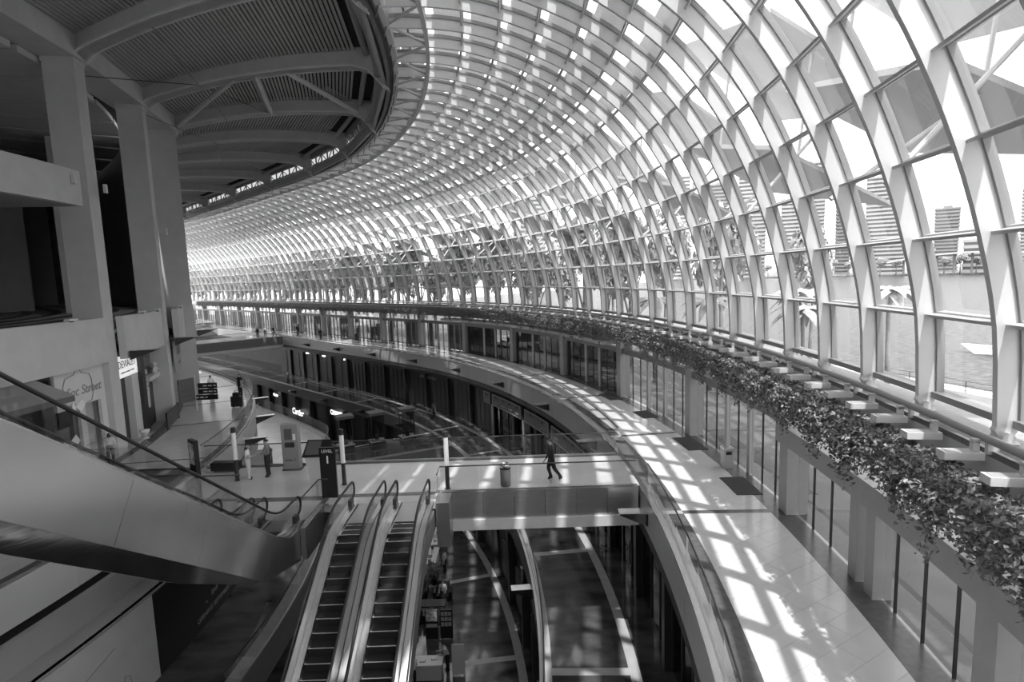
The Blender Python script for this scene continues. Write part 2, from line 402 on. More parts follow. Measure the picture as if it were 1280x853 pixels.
# ================================================================== LEFT ROOF (ceiling)
CCOL = [0.5, 11.3, 22.1, 32.95, 45.3, 54.4] + [54.4 + 10.9 * k for k in range(1, 11)]; CRING = [22.3 + 11.2 * k for k in range(-3, 13)]
def col_o(s): return -24.8 + min(1.86, max(0, (s - 33) * 0.0715 if s < 45.3 else 0.6 + (s - 45.3) * 0.135))
def c_end(k): return W(CCOL[k], col_o(CCOL[k]) - .15, 0)
def r_end(k): return W(CRING[k], -10.25, 0)
ceiling = struct(empty('ceiling', W(40, -18, 20)), 'arched roof of grey beams and ribbed slats over the shops', 'ceiling')
def zb(t): return 19.75 + 0.62 * 4 * t * (1 - t) + 0.25 * t
def roofpt(k, t, u): 
    a = c_end(k).lerp(r_end(k), t); b = c_end(k + 1).lerp(r_end(k + 1), t); p = a.lerp(b, u); return p
for k in range(len(CCOL)):
    a, b = c_end(k), r_end(k); d = (b - a).normalized(); w = Vector((-d.y, d.x, 0)) * 0.32
    L = (b - a).length; N = 18; low = []; top = []
    for i in range(N + 1):
        t = i / N; zz = zb(t)
        if t > 0.93: zz -= (t - 0.93) / 0.07 * 1.15
        if t < 0.05: zz -= (0.05 - t) / 0.05 * 0.25
        q = a.lerp(b, t); low.append(Vector((q.x, q.y, zz))); top.append(Vector((q.x, q.y, zb(t) + 1.15)))
    mb = MB(); vs = []
    for l, tp in zip(low, top): vs += [l - w, l + w, tp + w, tp - w]
    fs = [(i * 4 + j, i * 4 + (j + 1) % 4, i * 4 + 4 + (j + 1) % 4, i * 4 + 4 + j) for i in range(N) for j in range(4)] + [(3, 2, 1, 0), (N * 4, N * 4 + 1, N * 4 + 2, N * 4 + 3)]
    mb.add(vs, fs).build('roof_beam', 'concrete', ceiling)
    fl = MB(); vs = []; w2 = w * 1.35
    for l in low: vs += [l - w2, l + w2, l + w2 + Vector((0, 0, .1)), l - w2 + Vector((0, 0, .1))]
    fl.add(vs, fs).build('beam_flange', 'concrete_light', ceiling)
for k in range(len(CCOL) - 1):
    mb = MB(); NS = 56
    for j in range(NS):
        t0 = 0.02 + 0.88 * j / NS; t1 = t0 + 0.88 / NS * 0.62
        zz = zb((t0 + t1) / 2) + 0.78
        for (u0, u1) in ((0.02, 0.5), (0.5, 0.98)):
            c = [roofpt(k, t0, u0), roofpt(k, t1, u0), roofpt(k, t1, u1), roofpt(k, t0, u1)]
            mb.hexa([Vector((q.x, q.y, zz)) for q in c] + [Vector((q.x, q.y, zz + 0.09)) for q in c])
    tag(mb.build('ceiling_slat', 'slat_grey', ceiling), kind='stuff')
    mb = MB(); N = 8
    for j in range(N):
        t0, t1 = j / N, (j + 1) / N
        c = [Vector((*roofpt(k, t, u).xy, zb(t) + 0.98)) for (t, u) in ((t0, 0), (t1, 0), (t1, 1), (t0, 1))]
        mb.hexa(c + [q + Vector((0, 0, 0.25)) for q in c])
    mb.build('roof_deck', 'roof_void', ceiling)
    # duct pipe in the service slot near the ring and a clerestory band
    a = roofpt(k, 0.935, 0.05); b = roofpt(k, 0.935, 0.95)
    MB().tube([Vector((a.x, a.y, 20.75)), Vector((b.x, b.y, 20.75))], 0.16, 8).build('duct_pipe', 'concrete_mid', ceiling)
    for j in range(6):
        u0, u1 = j / 6, (j + 1) / 6
        a = roofpt(k, 0.995, u0); b = roofpt(k, 0.995, u1)
        za, zt = 19.6, 20.6
        MB().tube([Vector((a.x, a.y, za)), Vector((a.x, a.y, zt))], 0.07, 6).build('clerestory_post', 'concrete_mid', ceiling)
        if k > 3: MB().tube([Vector((a.x, a.y, za if j % 2 else zt)), Vector((b.x, b.y, zt if j % 2 else za))], 0.045, 5).build('clerestory_brace', 'concrete_mid', ceiling)
    a = roofpt(k, 0.995, 0); b = roofpt(k, 0.995, 1); d = (b - a); n = Vector((-d.y, d.x, 0)).normalized() * 0.1
    MB().add([Vector((a.x, a.y, 19.6)), Vector((b.x, b.y, 19.6)), Vector((b.x, b.y, 20.6)), Vector((a.x, a.y, 20.6))], [(0, 1, 2, 3)]).build('clerestory_pane', 'pane_dark', ceiling)
    for (z0, z1) in ((19.1, 19.6), (20.6, 21.3)):
        MB().hexa([Vector((q.x, q.y, z)) for z in (z0, z1) for q in (a - n, a + n, b + n, b - n)]).build('ring_edge_beam', 'concrete_mid', ceiling)
# tie strut tubes on the third bay
for (ka, ta, kb, tb) in ((4, 0.03, 4, 0.42), (4, 0.62, 5, 0.93), (4, 0.5, 5, 0.5)):
    a = c_end(ka).lerp(r_end(ka), ta); b = c_end(kb).lerp(r_end(kb), tb)
    if ka == kb: a = c_end(5).lerp(r_end(5), 0.02)
    MB().tube([Vector((a.x, a.y, zb(ta) + 0.1)), Vector((b.x, b.y, zb(tb) + 0.1))], 0.16, 8, ).build('tie_strut', 'concrete', ceiling)
# thin sag cables
for (ka, ta, za, kb, tb, zb2) in ((3, .03, 18.9, 4, .28, 20.5), (4, .28, 20.5, 5, .5, 20.6), (3, .32, 20.3, 5, .28, 20.3), (5, .2, 20.2, 7, .45, 20.2), (4, .02, 19.2, 6, .3, 20.2)):
    a = c_end(ka).lerp(r_end(ka), ta); b = c_end(kb).lerp(r_end(kb), tb)
    MB().tube([Vector((a.x, a.y, za - .1)), Vector((b.x, b.y, zb2 - .1))], 0.022, 4).build('stay_cable', 'dark_metal', ceiling)
# edge beams along the columns
for k in range(len(CCOL) - 1):
    a, b = c_end(k), c_end(k + 1); d = (b - a).normalized(); n = Vector((d.y, -d.x, 0))
    c = [a + n * 0.35, a - n * 1.6, b - n * 1.6, b + n * 0.35]
    MB().hexa([Vector((q.x, q.y, z)) for z in (19.55, 20.95) for q in c]).build('edge_beam', 'concrete', ceiling)
# columns (radial fins)
for k in range(3, len(CCOL)):
    s = CCOL[k]; o1 = col_o(s)
    col = struct(empty('wall_column', W(s, o1 - 1.2, 0)), 'tall grey concrete fin column rising to the roof', 'column')
    col['group'] = 'tall concrete columns in front of the shops'
    MB().sbox(s - 1.1, s + 0.55, o1 - (1.35 if s < 50 else 2.2), o1, 0, 19.55).build('shaft', 'concrete', col)
    MB().sbox(s - 1.13, s + 0.58, o1 - (1.4 if s < 50 else 2.25), o1 + 0.03, 19.3, 19.549).build('capital', 'concrete', col)
# rear columns, rear wall, upper floors
back = struct(empty('wall_left', W(40, -38, 0)), 'dark rear wall of the upper shop floors', 'wall')
MB().sweep([(-48.4, -0.2), (-48, -0.2), (-48, 21.5), (-48.4, 21.5)], frange(-20, 120, 2.5)).build('wall_panel', 'shop_back', back)
for s in frange(-8, 112, 7.5):
    MB().sbox(s - 0.5, s + 0.5, -38.5, -35.6, 6.9, 19.2).build('rear_column', 'concrete_mid', back)
rs_ = frange(-19, 118, 6.85)
for a_, b_ in zip(rs_[:-1], rs_[1:]):
    MB().sweep([(-48, 19.2), (-26.3, 19.2), (-26.3, 19.5), (-48, 19.5)], frange(a_ + .35, b_ - .35, 2.2)).build('rear_soffit', 'concrete', back)
MB().sweep([(-48, 20.2), (-26, 20.2), (-26, 20.5), (-48, 20.5)], frange(-20, 120, 2.5)).build('rear_roof', 'roof_void', back)
MB().sweep([(-25.9, 6.9), (-25.6, 6.9), (-25.6, 20.2), (-25.9, 20.2)], frange(57, 104, 2.5)).build('screen_wall', 'concrete_mid', back)
MB().sbox(104, 104.3, -48, -25.6, 6.9, 20.2).build('cross_wall', 'shop_back', back)
for (s_, o_) in ((76, -32.2), (97, -28.6), (60, -28.0)): MB().sbox(s_ - .6, s_ + .6, o_ - 2.7, o_, 6.9, 19.2).build('rear_column', 'concrete', back)
fl2 = struct(empty('floor', W(30, -30, 6)), 'upper shop floor behind the concrete parapet', 'floor')
MB().sweep([(-48, 6.4), (-24.9, 6.4), (-24.9, 6.9), (-48, 6.9)], frange(-20, 120, 2.5)).build('slab', 'concrete_mid', fl2)
for j in range(7): MB().sweep([(-26.5 - j * 1.7, 6.9), (-25.9 - j * 1.7, 6.9), (-25.9 - j * 1.7, 6.93), (-26.5 - j * 1.7, 6.93)], frange(0, 100, 2.5)).build('floor_strip', 'black', fl2)
cc = [CCOL[k] for k in range(len(CCOL))]
for k in range(len(cc) - 1):
    s0, s1 = cc[k] + (0.55 if k > 2 else 0), cc[k + 1] - (1.1 if k > 1 else 0); o1 = col_o((s0 + s1) / 2) + .05
    MB().sweep([(o1 - 0.35, 4.85), (o1, 4.85), (o1, 7.1), (o1 - 0.35, 7.1)], frange(s0, s1, 2)).build('parapet', 'concrete', fl2)
    MB().sweep([(o1 - 0.9, 4.99), (o1 - 0.36, 4.99), (o1 - 0.36, 5.2), (o1 - 0.9, 5.2)], frange(s0, s1, 2)).build('parapet_shadow_gap', 'dark_metal', fl2)
for (s, o) in ((37.2, -24.2), (40.5, -24.0), (47.5, -23.5), (26, -24.3)):
    fx = empty('flood_lamp', W(s, o, 7.1)); tag(fx, 'small flat flood lamp lying on the concrete parapet', 'lamp', 'flood lamps on the parapet')
    c = W(s, o, 0); MB().sbox(s - 0.5, s + 0.5, o - 0.12, o + 0.12, 7.16, 7.26).build('lamp_body', 'off_white', fx); MB().sbox(s - 0.06, s + 0.06, o - .08, o + .08, 7.1, 7.16).build('lamp_foot', 'dark_metal', fx)
fl3 = struct(empty('floor', W(15, -30, 12.3)), 'solid concrete balcony of the top floor beside the columns', 'floor')
MB().sweep([(-24.35, 12.3), (-24.0, 12.3), (-24.0, 13.85), (-24.35, 13.85)], frange(-18, 28.2, 2.1)).build('parapet', 'concrete', fl3)
MB().sweep([(-48, 12.3), (-24.35, 12.3), (-24.35, 12.75), (-48, 12.75)], frange(-18, 28.2, 2.1)).build('slab', 'concrete_mid', fl3)
for (s, o, z) in ((27.2, -23.97, 13.2), (33.0, -24.4, 13.3), (44.6, -23.7, 11.8)):
    MB().sbox(s - 0.18, s + 0.18, o, o + 0.12, z, z + 0.42).build('wall_speaker', 'off_white').__setitem__('label', 'small white loudspeaker box fixed high on the concrete')
for o in list(bpy.data.objects):
    if o.name.startswith('wall_speaker') and o.parent is None: tag(o, None, 'speaker', 'wall speakers on the concrete')

# ================================================================== RIGHT WALKWAY (floor), fascia, tiles
SL = frange(-14, 193, 1.171)
fl = struct(empty('floor', W(20, 2, 0)), 'bright polished walkway along the glass shopfront', 'floor')
MB().sweep([(0.0, -0.35), (5.6, -0.35), (5.6, -0.03), (0.0, -0.03)], SL).build('slab', 'floor_light', fl)
TILE_END = 37.0
MB().sweep([(0.95, -0.03), (3.97, -0.03), (3.97, 0.0), (0.95, 0.0)], frange(TILE_END, 193, 1.2)).build('floor_field', 'floor_light', fl)
MB().sweep([(0.12, -0.03), (0.95, -0.03), (0.95, 0.003), (0.12, 0.003)], SL).build('granite_edge', 'granite_dark', fl)
MB().sweep([(3.97, -0.03), (5.6, -0.03), (5.6, 0.003), (3.97, 0.003)], SL).build('granite_edge', 'granite_dark', fl)
for g in GRID:
    MB().sbox(g - 0.13, g + 0.13, 0.95, 3.97, -0.03, 0.004).build('cross_band', 'granite_dark', fl)
    MB().sbox(g - 0.13, g + 0.13, 0.14, 0.95, -0.03, 0.006).build('cross_band', 'strip_light', fl)
def clip(poly, axis, val, keep_less):
    out = []
    for i in range(len(poly)):
        a, b = poly[i], poly[(i + 1) % len(poly)]
        ia = (a[axis] <= val) == keep_less; ib = (b[axis] <= val) == keep_less
        if ia: out.append(a)
        if ia != ib:
            t = (val - a[axis]) / (b[axis] - a[axis]); out.append((a[0] + t * (b[0] - a[0]), a[1] + t * (b[1] - a[1])))
    return out
TW, TL = 0.62, 1.24; ca, sa = math.cos(R(30)), math.sin(R(30)); ntile = 0
bands = [(g + 0.13, h - 0.13) for g, h in zip(GRID[:-1], GRID[1:])]
rest = MB()
for r_ in range(-60, 90):
    for c_ in range(-30, 45):
        u0 = c_ * TL + (r_ % 2) * TL / 2; v0 = r_ * TW
        cs = [(u0, v0), (u0 + TL - 0.006, v0), (u0 + TL - 0.006, v0 + TW - 0.006), (u0, v0 + TW - 0.006)]
        wp = [(4 + u * ca - v * sa, 12 + u * sa + v * ca) for (u, v) in cs]
        cx, cy_ = sum(p[0] for p in wp) / 4, sum(p[1] for p in wp) / 4
        if not (-6 < cx < 12 and 3 < cy_ < 42): continue
        so_ = [SO(*p) for p in wp]
        if max(p[1] for p in so_) < 0.95 or min(p[1] for p in so_) > 3.97 or min(p[0] for p in so_) > TILE_END or max(p[0] for p in so_) < 6.5: continue
        for (b0, b1) in bands:
            pl = clip(clip(clip(clip(so_, 1, 0.955, False), 1, 3.965, True), 0, b0, False), 0, min(b1, TILE_END), True)
            if len(pl) < 3: continue
            ar = abs(sum(pl[i][0] * pl[(i + 1) % len(pl)][1] - pl[(i + 1) % len(pl)][0] * pl[i][1] for i in range(len(pl)))) / 2
            if ar < 0.004: continue
            base = [W(p[0], p[1], -0.03) for p in pl]
            if ntile < 300 and ar > 0.05:
                MB().prism(base, (0, 0, 0.03)).build('tile', 'floor_tile', fl); ntile += 1
            else: rest.prism(base, (0, 0, 0.03))
if rest.v: tag(rest.build('cut_tile', 'floor_tile', fl), kind='stuff')
fa = struct(empty('trim_1', W(20, 0, 0)), 'pale curved fascia edging the bright walkway', 'fascia')
jo = [23.0 + 4.685 * k for k in range(-8, 37)]
for a, b in zip(jo[:-1], jo[1:]):
    MB().sweep([(-0.02, -1.36), (0.14, -1.36), (0.14, 0.0), (-0.02, 0.0)], frange(a + 0.012, b - 0.012, 1.2)).build('fascia_panel', 'fascia_pale', fa)
MB().sweep([(-0.05, 0.0), (0.14, 0.0), (0.14, 0.07), (-0.05, 0.07)], SL).build('metal_capping', 'metal_bright', fa)
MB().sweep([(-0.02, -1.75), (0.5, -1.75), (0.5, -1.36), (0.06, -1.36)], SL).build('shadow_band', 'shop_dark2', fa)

def fin(s, o, z, side, mat_, lab, grp, L=1.05):
    """wedge bracket lamp: thick root at o, thin tip pointing to side*-1"""
    t = empty('wedge_bracket', W(s, o, z)); tag(t, lab, 'bracket lamp', grp)
    d = -side; w = 0.26
    a = lambda q, dz: [W(s - w, o + d * q, z + dz), W(s + w, o + d * q, z + dz)]
    r0, r1, t0, t1 = a(0, -0.46), a(0, 0.06), a(L, 0.0), a(L, 0.06)
    MB().hexa([r0[0], t0[0], t0[1], r0[1], r1[0] - Vector((0, 0, .03)), t1[0] - Vector((0, 0, .03)), t1[1] - Vector((0, 0, .03)), r1[1] - Vector((0, 0, .03))]).build('wedge_body', mat_, t)
    MB().hexa([r1[0] - Vector((0, 0, .03)), t1[0] - Vector((0, 0, .03)), t1[1] - Vector((0, 0, .03)), r1[1] - Vector((0, 0, .03)), r1[0], t1[0], t1[1], r1[1]]).build('top_plate', 'metal_bright', t)
for k in range(9): fin(19.5 + 9.37 * k, -0.03, -0.6, 1, 'dark_metal', 'dark wedge lamp bracket on the pale walkway fascia', 'wedge brackets on the pale fascia')

# ------------------------------------------------------------------ railings
def fillet(pts, r=0.3, n=5):
    out = [Vector(pts[0])]
    for i in range(1, len(pts) - 1):
        p = Vector(pts[i]); a = (Vector(pts[i - 1]) - p); b = (Vector(pts[i + 1]) - p); ra = min(r, a.length * .45); rb = min(r, b.length * .45)
        A = p + a.normalized() * ra; B = p + b.normalized() * rb
        for k in range(n + 1):
            t = k / n; out.append(A * (1 - t) ** 2 + p * 2 * t * (1 - t) + B * t * t)
    out.append(Vector(pts[-1])); return out
def rail(pts, z, label, h=1.05, step=1.45, group=None, hand='dark_metal', r=0.028, lean=0.0, base_shoe=True):
    """glass balustrade along a polyline of plan points"""
    pts = [Vector((p[0], p[1], 0)) for p in pts]
    t = empty('glass_railing', (pts[0].x, pts[0].y, z)); tag(t, label, 'railing', group)
    seg = []; acc = 0.0; cur = [pts[0]]
    for a, b in zip(pts[:-1], pts[1:]):
        L = (b - a).length; n = max(1, int(round(L / step)))
        if L < step * 0.75:
            cur.append(b); acc += L
            if acc >= step: seg.append((cur[0], cur[-1])); cur = [b]; acc = 0
        else:
            if acc > 0.2: seg.append((cur[0], a))
            for i in range(n): seg.append((a.lerp(b, i / n), a.lerp(b, (i + 1) / n)))
            cur = [b]; acc = 0
    if acc > 0.3: seg.append((cur[0], cur[-1]))
    for a, b in seg:
        d = (b - a).normalized(); n = Vector((-d.y, d.x, 0)) * 0.008; a2 = a + d * 0.012; b2 = b - d * 0.012
        MB().add([a2 + Vector((0, 0, z + .04)), b2 + Vector((0, 0, z + .04)), b2 + Vector((0, 0, z + h - .03)), a2 + Vector((0, 0, z + h - .03))], [(0, 1, 2, 3)]).build('glass_pane', 'pane_rail', t)
    MB().tube([p + Vector((0, 0, z + h)) for p in pts], r, 6).build('handrail', hand, t)
    if base_shoe:
        vs = []; 
        for i, p in enumerate(pts):
            d = (pts[min(i + 1, len(pts) - 1)] - pts[max(i - 1, 0)]).normalized(); n = Vector((-d.y, d.x, 0)) * 0.03
            vs += [p - n + Vector((0, 0, z)), p + n + Vector((0, 0, z)), p + n + Vector((0, 0, z + .08)), p - n + Vector((0, 0, z + .08))]
        fs = [(i * 4 + j, i * 4 + (j + 1) % 4, i * 4 + 4 + (j + 1) % 4, i * 4 + 4 + j) for i in range(len(pts) - 1) for j in range(4)] + [(3, 2, 1, 0), tuple(len(vs) - 4 + k for k in range(4))]
        MB().add(vs, fs).build('base_channel', 'metal_brushed', t)
    return t
def srail(s0, s1, o, z, label, **kw): return rail([W(s, o) for s in frange(s0, s1, 1.45 if abs(s1 - s0) < 120 else 2.0)], z, label, step=1.4, **kw)
srail(25.3, 103.5, 0.16, 0.05, 'long curved glass railing on the pale fascia beyond the footbridge')
srail(-6, 20.1, 0.16, 0.05, 'curved glass railing beside the bright tiled walkway near the footbridge')

# ================================================================== SHOPFRONT FACADE
fac = struct(empty('wall_shopfront', W(20, 4.8, 0)), 'glazed shopfront wall with grey piers and dark mullions', 'wall')
FO = 4.76
piers = [18.05 + 9.0 * k for k in range(-3, 19)]
for s in piers:
    if s > 185: break
    MB().sbox(s - 0.28, s + 0.28, 4.38, 5.1, 0, 5.0).build('pier', 'pier_grey', fac)
for s in (14.0, 13.2): MB().sbox(s - 0.2, s + 0.2, 4.5, 4.95, 0, 2.5).build('door_jamb', 'pier_grey', fac)
MB().sweep([(4.22, 2.5), (4.62, 2.5), (4.62, 3.12), (4.22, 3.12)], frange(-10, 18.3, 1.1)).build('canopy_beam', 'pier_grey', fac)
MB().sweep([(4.62, 2.95), (5.3, 2.95), (5.3, 3.1), (4.62, 3.1)], frange(-10, 18.3, 1.1)).build('canopy_top', 'grey', fac)
for a, b in zip(piers[:-1], piers[1:]):
    if a < 17 or b > 187: continue
    MB().sweep([(4.5, 3.02), (4.85, 3.02), (4.85, 3.36), (4.5, 3.36)], frange(a + 0.28, b - 0.28, 1.4)).build('transom', 'transom_grey', fac)
mull = 0; rest = MB(); restp = MB()
for a, b in zip(piers[:-1], piers[1:]):
    if b > 187: continue
    near = a < 60; top = 2.5 if b < 19 else 3.02
    n = 8; xs = frange(a + 0.28, b - 0.28, (b - a - 0.56) / n)
    for i, s in enumerate(xs[:-1]):
        s1 = xs[i + 1]; sm = s1
        if i < n - 1:
            light = i in (2, 4) and b > 19
            w = 0.12 if light else 0.022
            if near: MB().sbox(sm - w, sm + w, FO - (.09 if light else .03), FO + (.09 if light else .03), 0, top).build('mullion', 'concrete' if light else 'dark_metal', fac)
            else: rest.sbox(sm - w, sm + w, FO - 0.07, FO + 0.07, 0, top)
        c = [W(s, FO, 0.05), W(s1, FO, 0.05), W(s1, FO, top), W(s, FO, top)]
        if near: MB().add(c, [(0, 1, 2, 3)]).build('pane', 'pane_door', fac)
        else:
            restp.add(c, [(0, 1, 2, 3)])
            if i in (0, 1, 2, 6): MB().sbox(s + .05, s1 - .05, FO + .1, FO + .16, .05, top).build('blind_panel', 'pier_grey', fac)
        if b > 19:
            c = [W(s, FO, 3.36), W(s1, FO, 3.36), W(s1, FO, 4.5), W(s, FO, 4.5)]
            if near and i % 2 == 0:
                MB().add([W(s, FO, 3.36), W(xs[min(i + 2, n)], FO, 3.36), W(xs[min(i + 2, n)], FO, 4.5), W(s, FO, 4.5)], [(0, 1, 2, 3)]).build('pane', 'pane_door', fac)
                MB().sbox(s - .03, s + .03, FO - .05, FO + .05, 3.36, 4.5).build('mullion', 'frame_grey', fac)
            elif not near: restp.add(c, [(0, 1, 2, 3)])
tag(rest.build('far_mullion', 'frame_grey', fac), kind='stuff'); tag(restp.build('far_glazing', 'pane_door', fac), kind='stuff')
# one darker projecting shop box further along, with roof
MB().sweep([(3.35, 3.6), (4.7, 3.6), (4.7, 3.85), (3.35, 3.85)], frange(36.5, 66, 1.4)).build('shop_canopy', 'concrete_light', fac)
MB().sweep([(4.9, 0), (5.2, 0), (5.2, 3.0), (4.9, 3.0)], frange(37, 63.0, 1.4)).build('dark_shop_lining', 'shop_dark2', fac)
# ledge, gutter and planter line above
MB().sweep([(3.38, 4.15), (5.3, 4.15), (5.3, 4.4), (3.38, 4.4)], frange(-12, 192, 1.2)).build('planter_ledge', 'concrete_mid', fac)
MB().sweep([(4.1, 4.4), (4.3, 4.4), (4.3, 5.25), (4.1, 5.25)], frange(-12, 192, 1.2)).build('upstand', 'concrete_light', fac)
MB().sweep([(4.1, 5.25), (5.3, 5.25), (5.3, 5.36), (4.1, 5.36)], frange(-12, 192, 1.2)).build('window_sill', 'sill', fac)
pp = empty('pipe_rail', W(10, 4.05, 5.36)); tag(pp, 'long grey pipe rail running below the vault ribs', 'pipe')
MB().tube([W(s, 4.05, 5.56) for s in frange(-8, 185, 1.2)], 0.075, 8).build('pipe', 'frame_grey', pp, smooth=True)
for k in range(0, 60): MB().sbox(2 + 2.25 * k, 2.08 + 2.25 * k, 4.03, 4.2, 5.3, 5.56).build('pipe_bracket', 'truss_grey', pp)
# uplight fittings
def uplight(s):
    t = empty('uplight', W(s, 3.75, 5.2), TH(s)); tag(t, 'white box uplight on a short stem above the hanging ivy', 'lamp', 'white uplights along the planter')
    return t
up0 = None
for k in range(52):
    s = 6.6 + 1.13 * k
    t = uplight(s)
    if up0 is None:
        mb = MB(); mb.box(-0.36, 0.24, -0.13, 0.13, 0.0, 0.13); b_ = mb.build('lamp_box', 'white', t, local=True)
        mb = MB(); mb.box(-0.30, 0.18, -0.10, 0.10, 0.13, 0.14); g_ = mb.build('lens', 'screen_light', b_, local=True)
        mb = MB(); mb.box(0.10, 0.20, -0.05, 0.05, 0.14, 0.30); mb.box(0.10, 0.215, -0.05, 0.05, 0.28, 0.34); st_ = mb.build('stem', 'off_white', t, local=True)
        up0 = (b_, st_); lens_me = g_.data
    else:
        for q in up0:
            c_ = link(q.name.split('.')[0], q.data, t)
            if q is b_: link('lens', lens_me, c_)
# planters with ivy
def leaf_cloud(n, box, size, seed, droop=True):
    rnd = random.Random(seed); mb = MB()
    for _ in range(n):
        x = rnd.uniform(*box[0]); y = rnd.uniform(*box[1]); z = box[2][0] + (box[2][1] - box[2][0]) * rnd.random() ** 0.8
        sz = size * rnd.uniform(0.6, 1.3)
        nx, ny, nz = rnd.gauss(-0.3, 0.6), rnd.gauss(0, 0.6), rnd.gauss(0.5, 0.5)
        n_ = Vector((nx, ny, nz)).normalized() if abs(nx) + abs(ny) + abs(nz) > 0.01 else Vector((0, 0, 1))
        a = n_.orthogonal().normalized(); a = Matrix.Rotation(rnd.uniform(0, 6.28), 3, n_) @ a; b = n_.cross(a)
        c = Vector((x, y, z)); k = rnd.random() < 0.3
        mb.add([c - a * sz, c + b * sz * 0.55 + n_ * sz * .15, c + a * sz, c - b * sz * 0.55 + n_ * sz * .15], [(0, 1, 2, 3)], 1 if k else 0)
    return mb
ivy_me = []
for v in range(4):
    rnd = random.Random(50 + v); mb = MB()
    for (n, bx) in ((1500, ((-0.9, -0.12), (-1.06, 1.06), (0.34, 0.60))), (950, ((-1.05, -0.66), (-1.06, 1.06), (-0.32, 0.4)))):
        c = leaf_cloud(n, bx, 0.056, 100 + v * 7 + n); mb.add(c.v, c.f); mb.mi[-len(c.f):] = c.mi
    for _ in range(5):
        x, y = rnd.uniform(-0.95, -0.75), rnd.uniform(-.9, .9); L = rnd.uniform(0.3, 0.75)
        c = leaf_cloud(80, ((x - .12, x + .12), (y - .14, y + .14), (-0.1 - L, 0.2)), 0.055, 300 + v * 11 + _); mb.add(c.v, c.f); mb.mi[-len(c.f):] = c.mi
    ivy_me.append(mb.mesh('ivy', ['leaf', 'leaf_light']))
box_mb = MB(); box_mb.box(-0.45, 0.1, -1.1, 1.1, 0, 0.42); box_me = box_mb.mesh('trough', 'planter')
for k in range(66):
    s = 1.9 + 2.3 * k
    t = empty('planter_box', W(s, 3.85, 4.405), TH(s)); tag(t, 'long planter trough of trailing ivy above the shopfront', 'planter', 'ivy planters above the shopfront')
    link('trough', box_me, t); iv = link('ivy', ivy_me[k % 4], t, (0, 0, 0.12)); iv['kind'] = 'stuff'
    if k % 3 == 1: iv.scale = (1, -1, 1)

# ================================================================== LEFT WALKWAY, SHOPS
def TAN(s): t = TH(s); return Vector((-math.sin(t), math.cos(t), 0))
def NOR(s): t = TH(s); return Vector((math.cos(t), math.sin(t), 0))
UP = Vector((0, 0, 1))
fll = struct(empty('floor', W(40, -22, 0)), 'polished pale walkway in front of the column shops', 'floor')
SLL = frange(-14, 118, 1.2)
MB().sweep([(-38, -0.4), (-19.5, -0.4), (-19.5, 0.0), (-38, 0.0)], SLL).build('slab', 'floor_left', fll)
MB().sweep([(-20.05, 0), (-19.5, 0), (-19.5, 0.006), (-20.05, 0.006)], SLL).build('granite_edge', 'granite_dark', fll)
MB().sweep([(-24.6, 0), (-24.15, 0), (-24.15, 0.006), (-24.6, 0.006)], SLL).build('granite_edge', 'granite_dark', fll)
for s in (8, 18.5, 28.9, 41.0, 50.6, 61.0, 70.5, 80.5): MB().sbox(s - 0.12, s + 0.12, -24.15, -20.05, 0, 0.006).build('cross_band', 'granite_dark', fll)
for s in (33.5,): MB().sbox(s - .2, s + 7, -24.1, -23.9, 0, 0.005).build('cross_band', 'granite_dark', fll)
fa2 = struct(empty('trim_2', W(40, -19.5, 0)), 'pale curved fascia below the left walkway', 'fascia')
jo = frange(-13, 118, 4.7)
for a, b in zip(jo[:-1], jo[1:]):
    MB().sweep([(-19.6, -1.3), (-19.46, -1.3), (-19.46, 0.0), (-19.6, 0.0)], frange(a + .01, b - .01, 1.2)).build('fascia_panel', 'fascia_pale', fa2)
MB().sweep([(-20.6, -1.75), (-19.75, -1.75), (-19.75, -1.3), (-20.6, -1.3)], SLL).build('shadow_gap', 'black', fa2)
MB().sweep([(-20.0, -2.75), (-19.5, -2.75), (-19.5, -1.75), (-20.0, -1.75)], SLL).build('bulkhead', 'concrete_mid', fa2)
srail(26.7, 99, -19.58, 0.0, 'curved glass railing bulging round the left walkway')
srail(-6, 17.0, -19.58, 0.0, 'glass railing above the pale fascia under the steel escalator')
for (s, z) in ((45, -0.6), (36.5, -0.55), (54.5, -0.6)): fin(s, -19.46, z, -1, 'dark_metal', 'dark wedge lamp bracket under the left walkway edge', 'wedge brackets on the left fascia', 1.2)
for s in (33.9, 44.8, 55.8, 54.0): fin(s, -24.25 + min(1.6, max(0, (s - 40) * .1)), 5.22, -1, 'dark_metal', 'dark wedge lamp bracket on a tall concrete column', 'wedge brackets on the columns', 1.3)
# shop wall line
sw = struct(empty('wall_shops', W(40, -26, 0)), 'dark shop line behind the concrete columns', 'wall')
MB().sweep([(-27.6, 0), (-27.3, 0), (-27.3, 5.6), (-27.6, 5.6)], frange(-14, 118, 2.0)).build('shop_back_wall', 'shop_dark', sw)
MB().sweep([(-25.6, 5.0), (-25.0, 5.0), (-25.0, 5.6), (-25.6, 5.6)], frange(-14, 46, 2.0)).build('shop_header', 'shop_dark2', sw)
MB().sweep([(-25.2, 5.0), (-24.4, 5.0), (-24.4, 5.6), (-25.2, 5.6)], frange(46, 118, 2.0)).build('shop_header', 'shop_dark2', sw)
for k in range(7, 13): MB().sbox(CCOL[k - 1] + 1, CCOL[k] - 1, -25.2, -25.0, 0, 5).build('shop_screen', 'shop_back', sw)
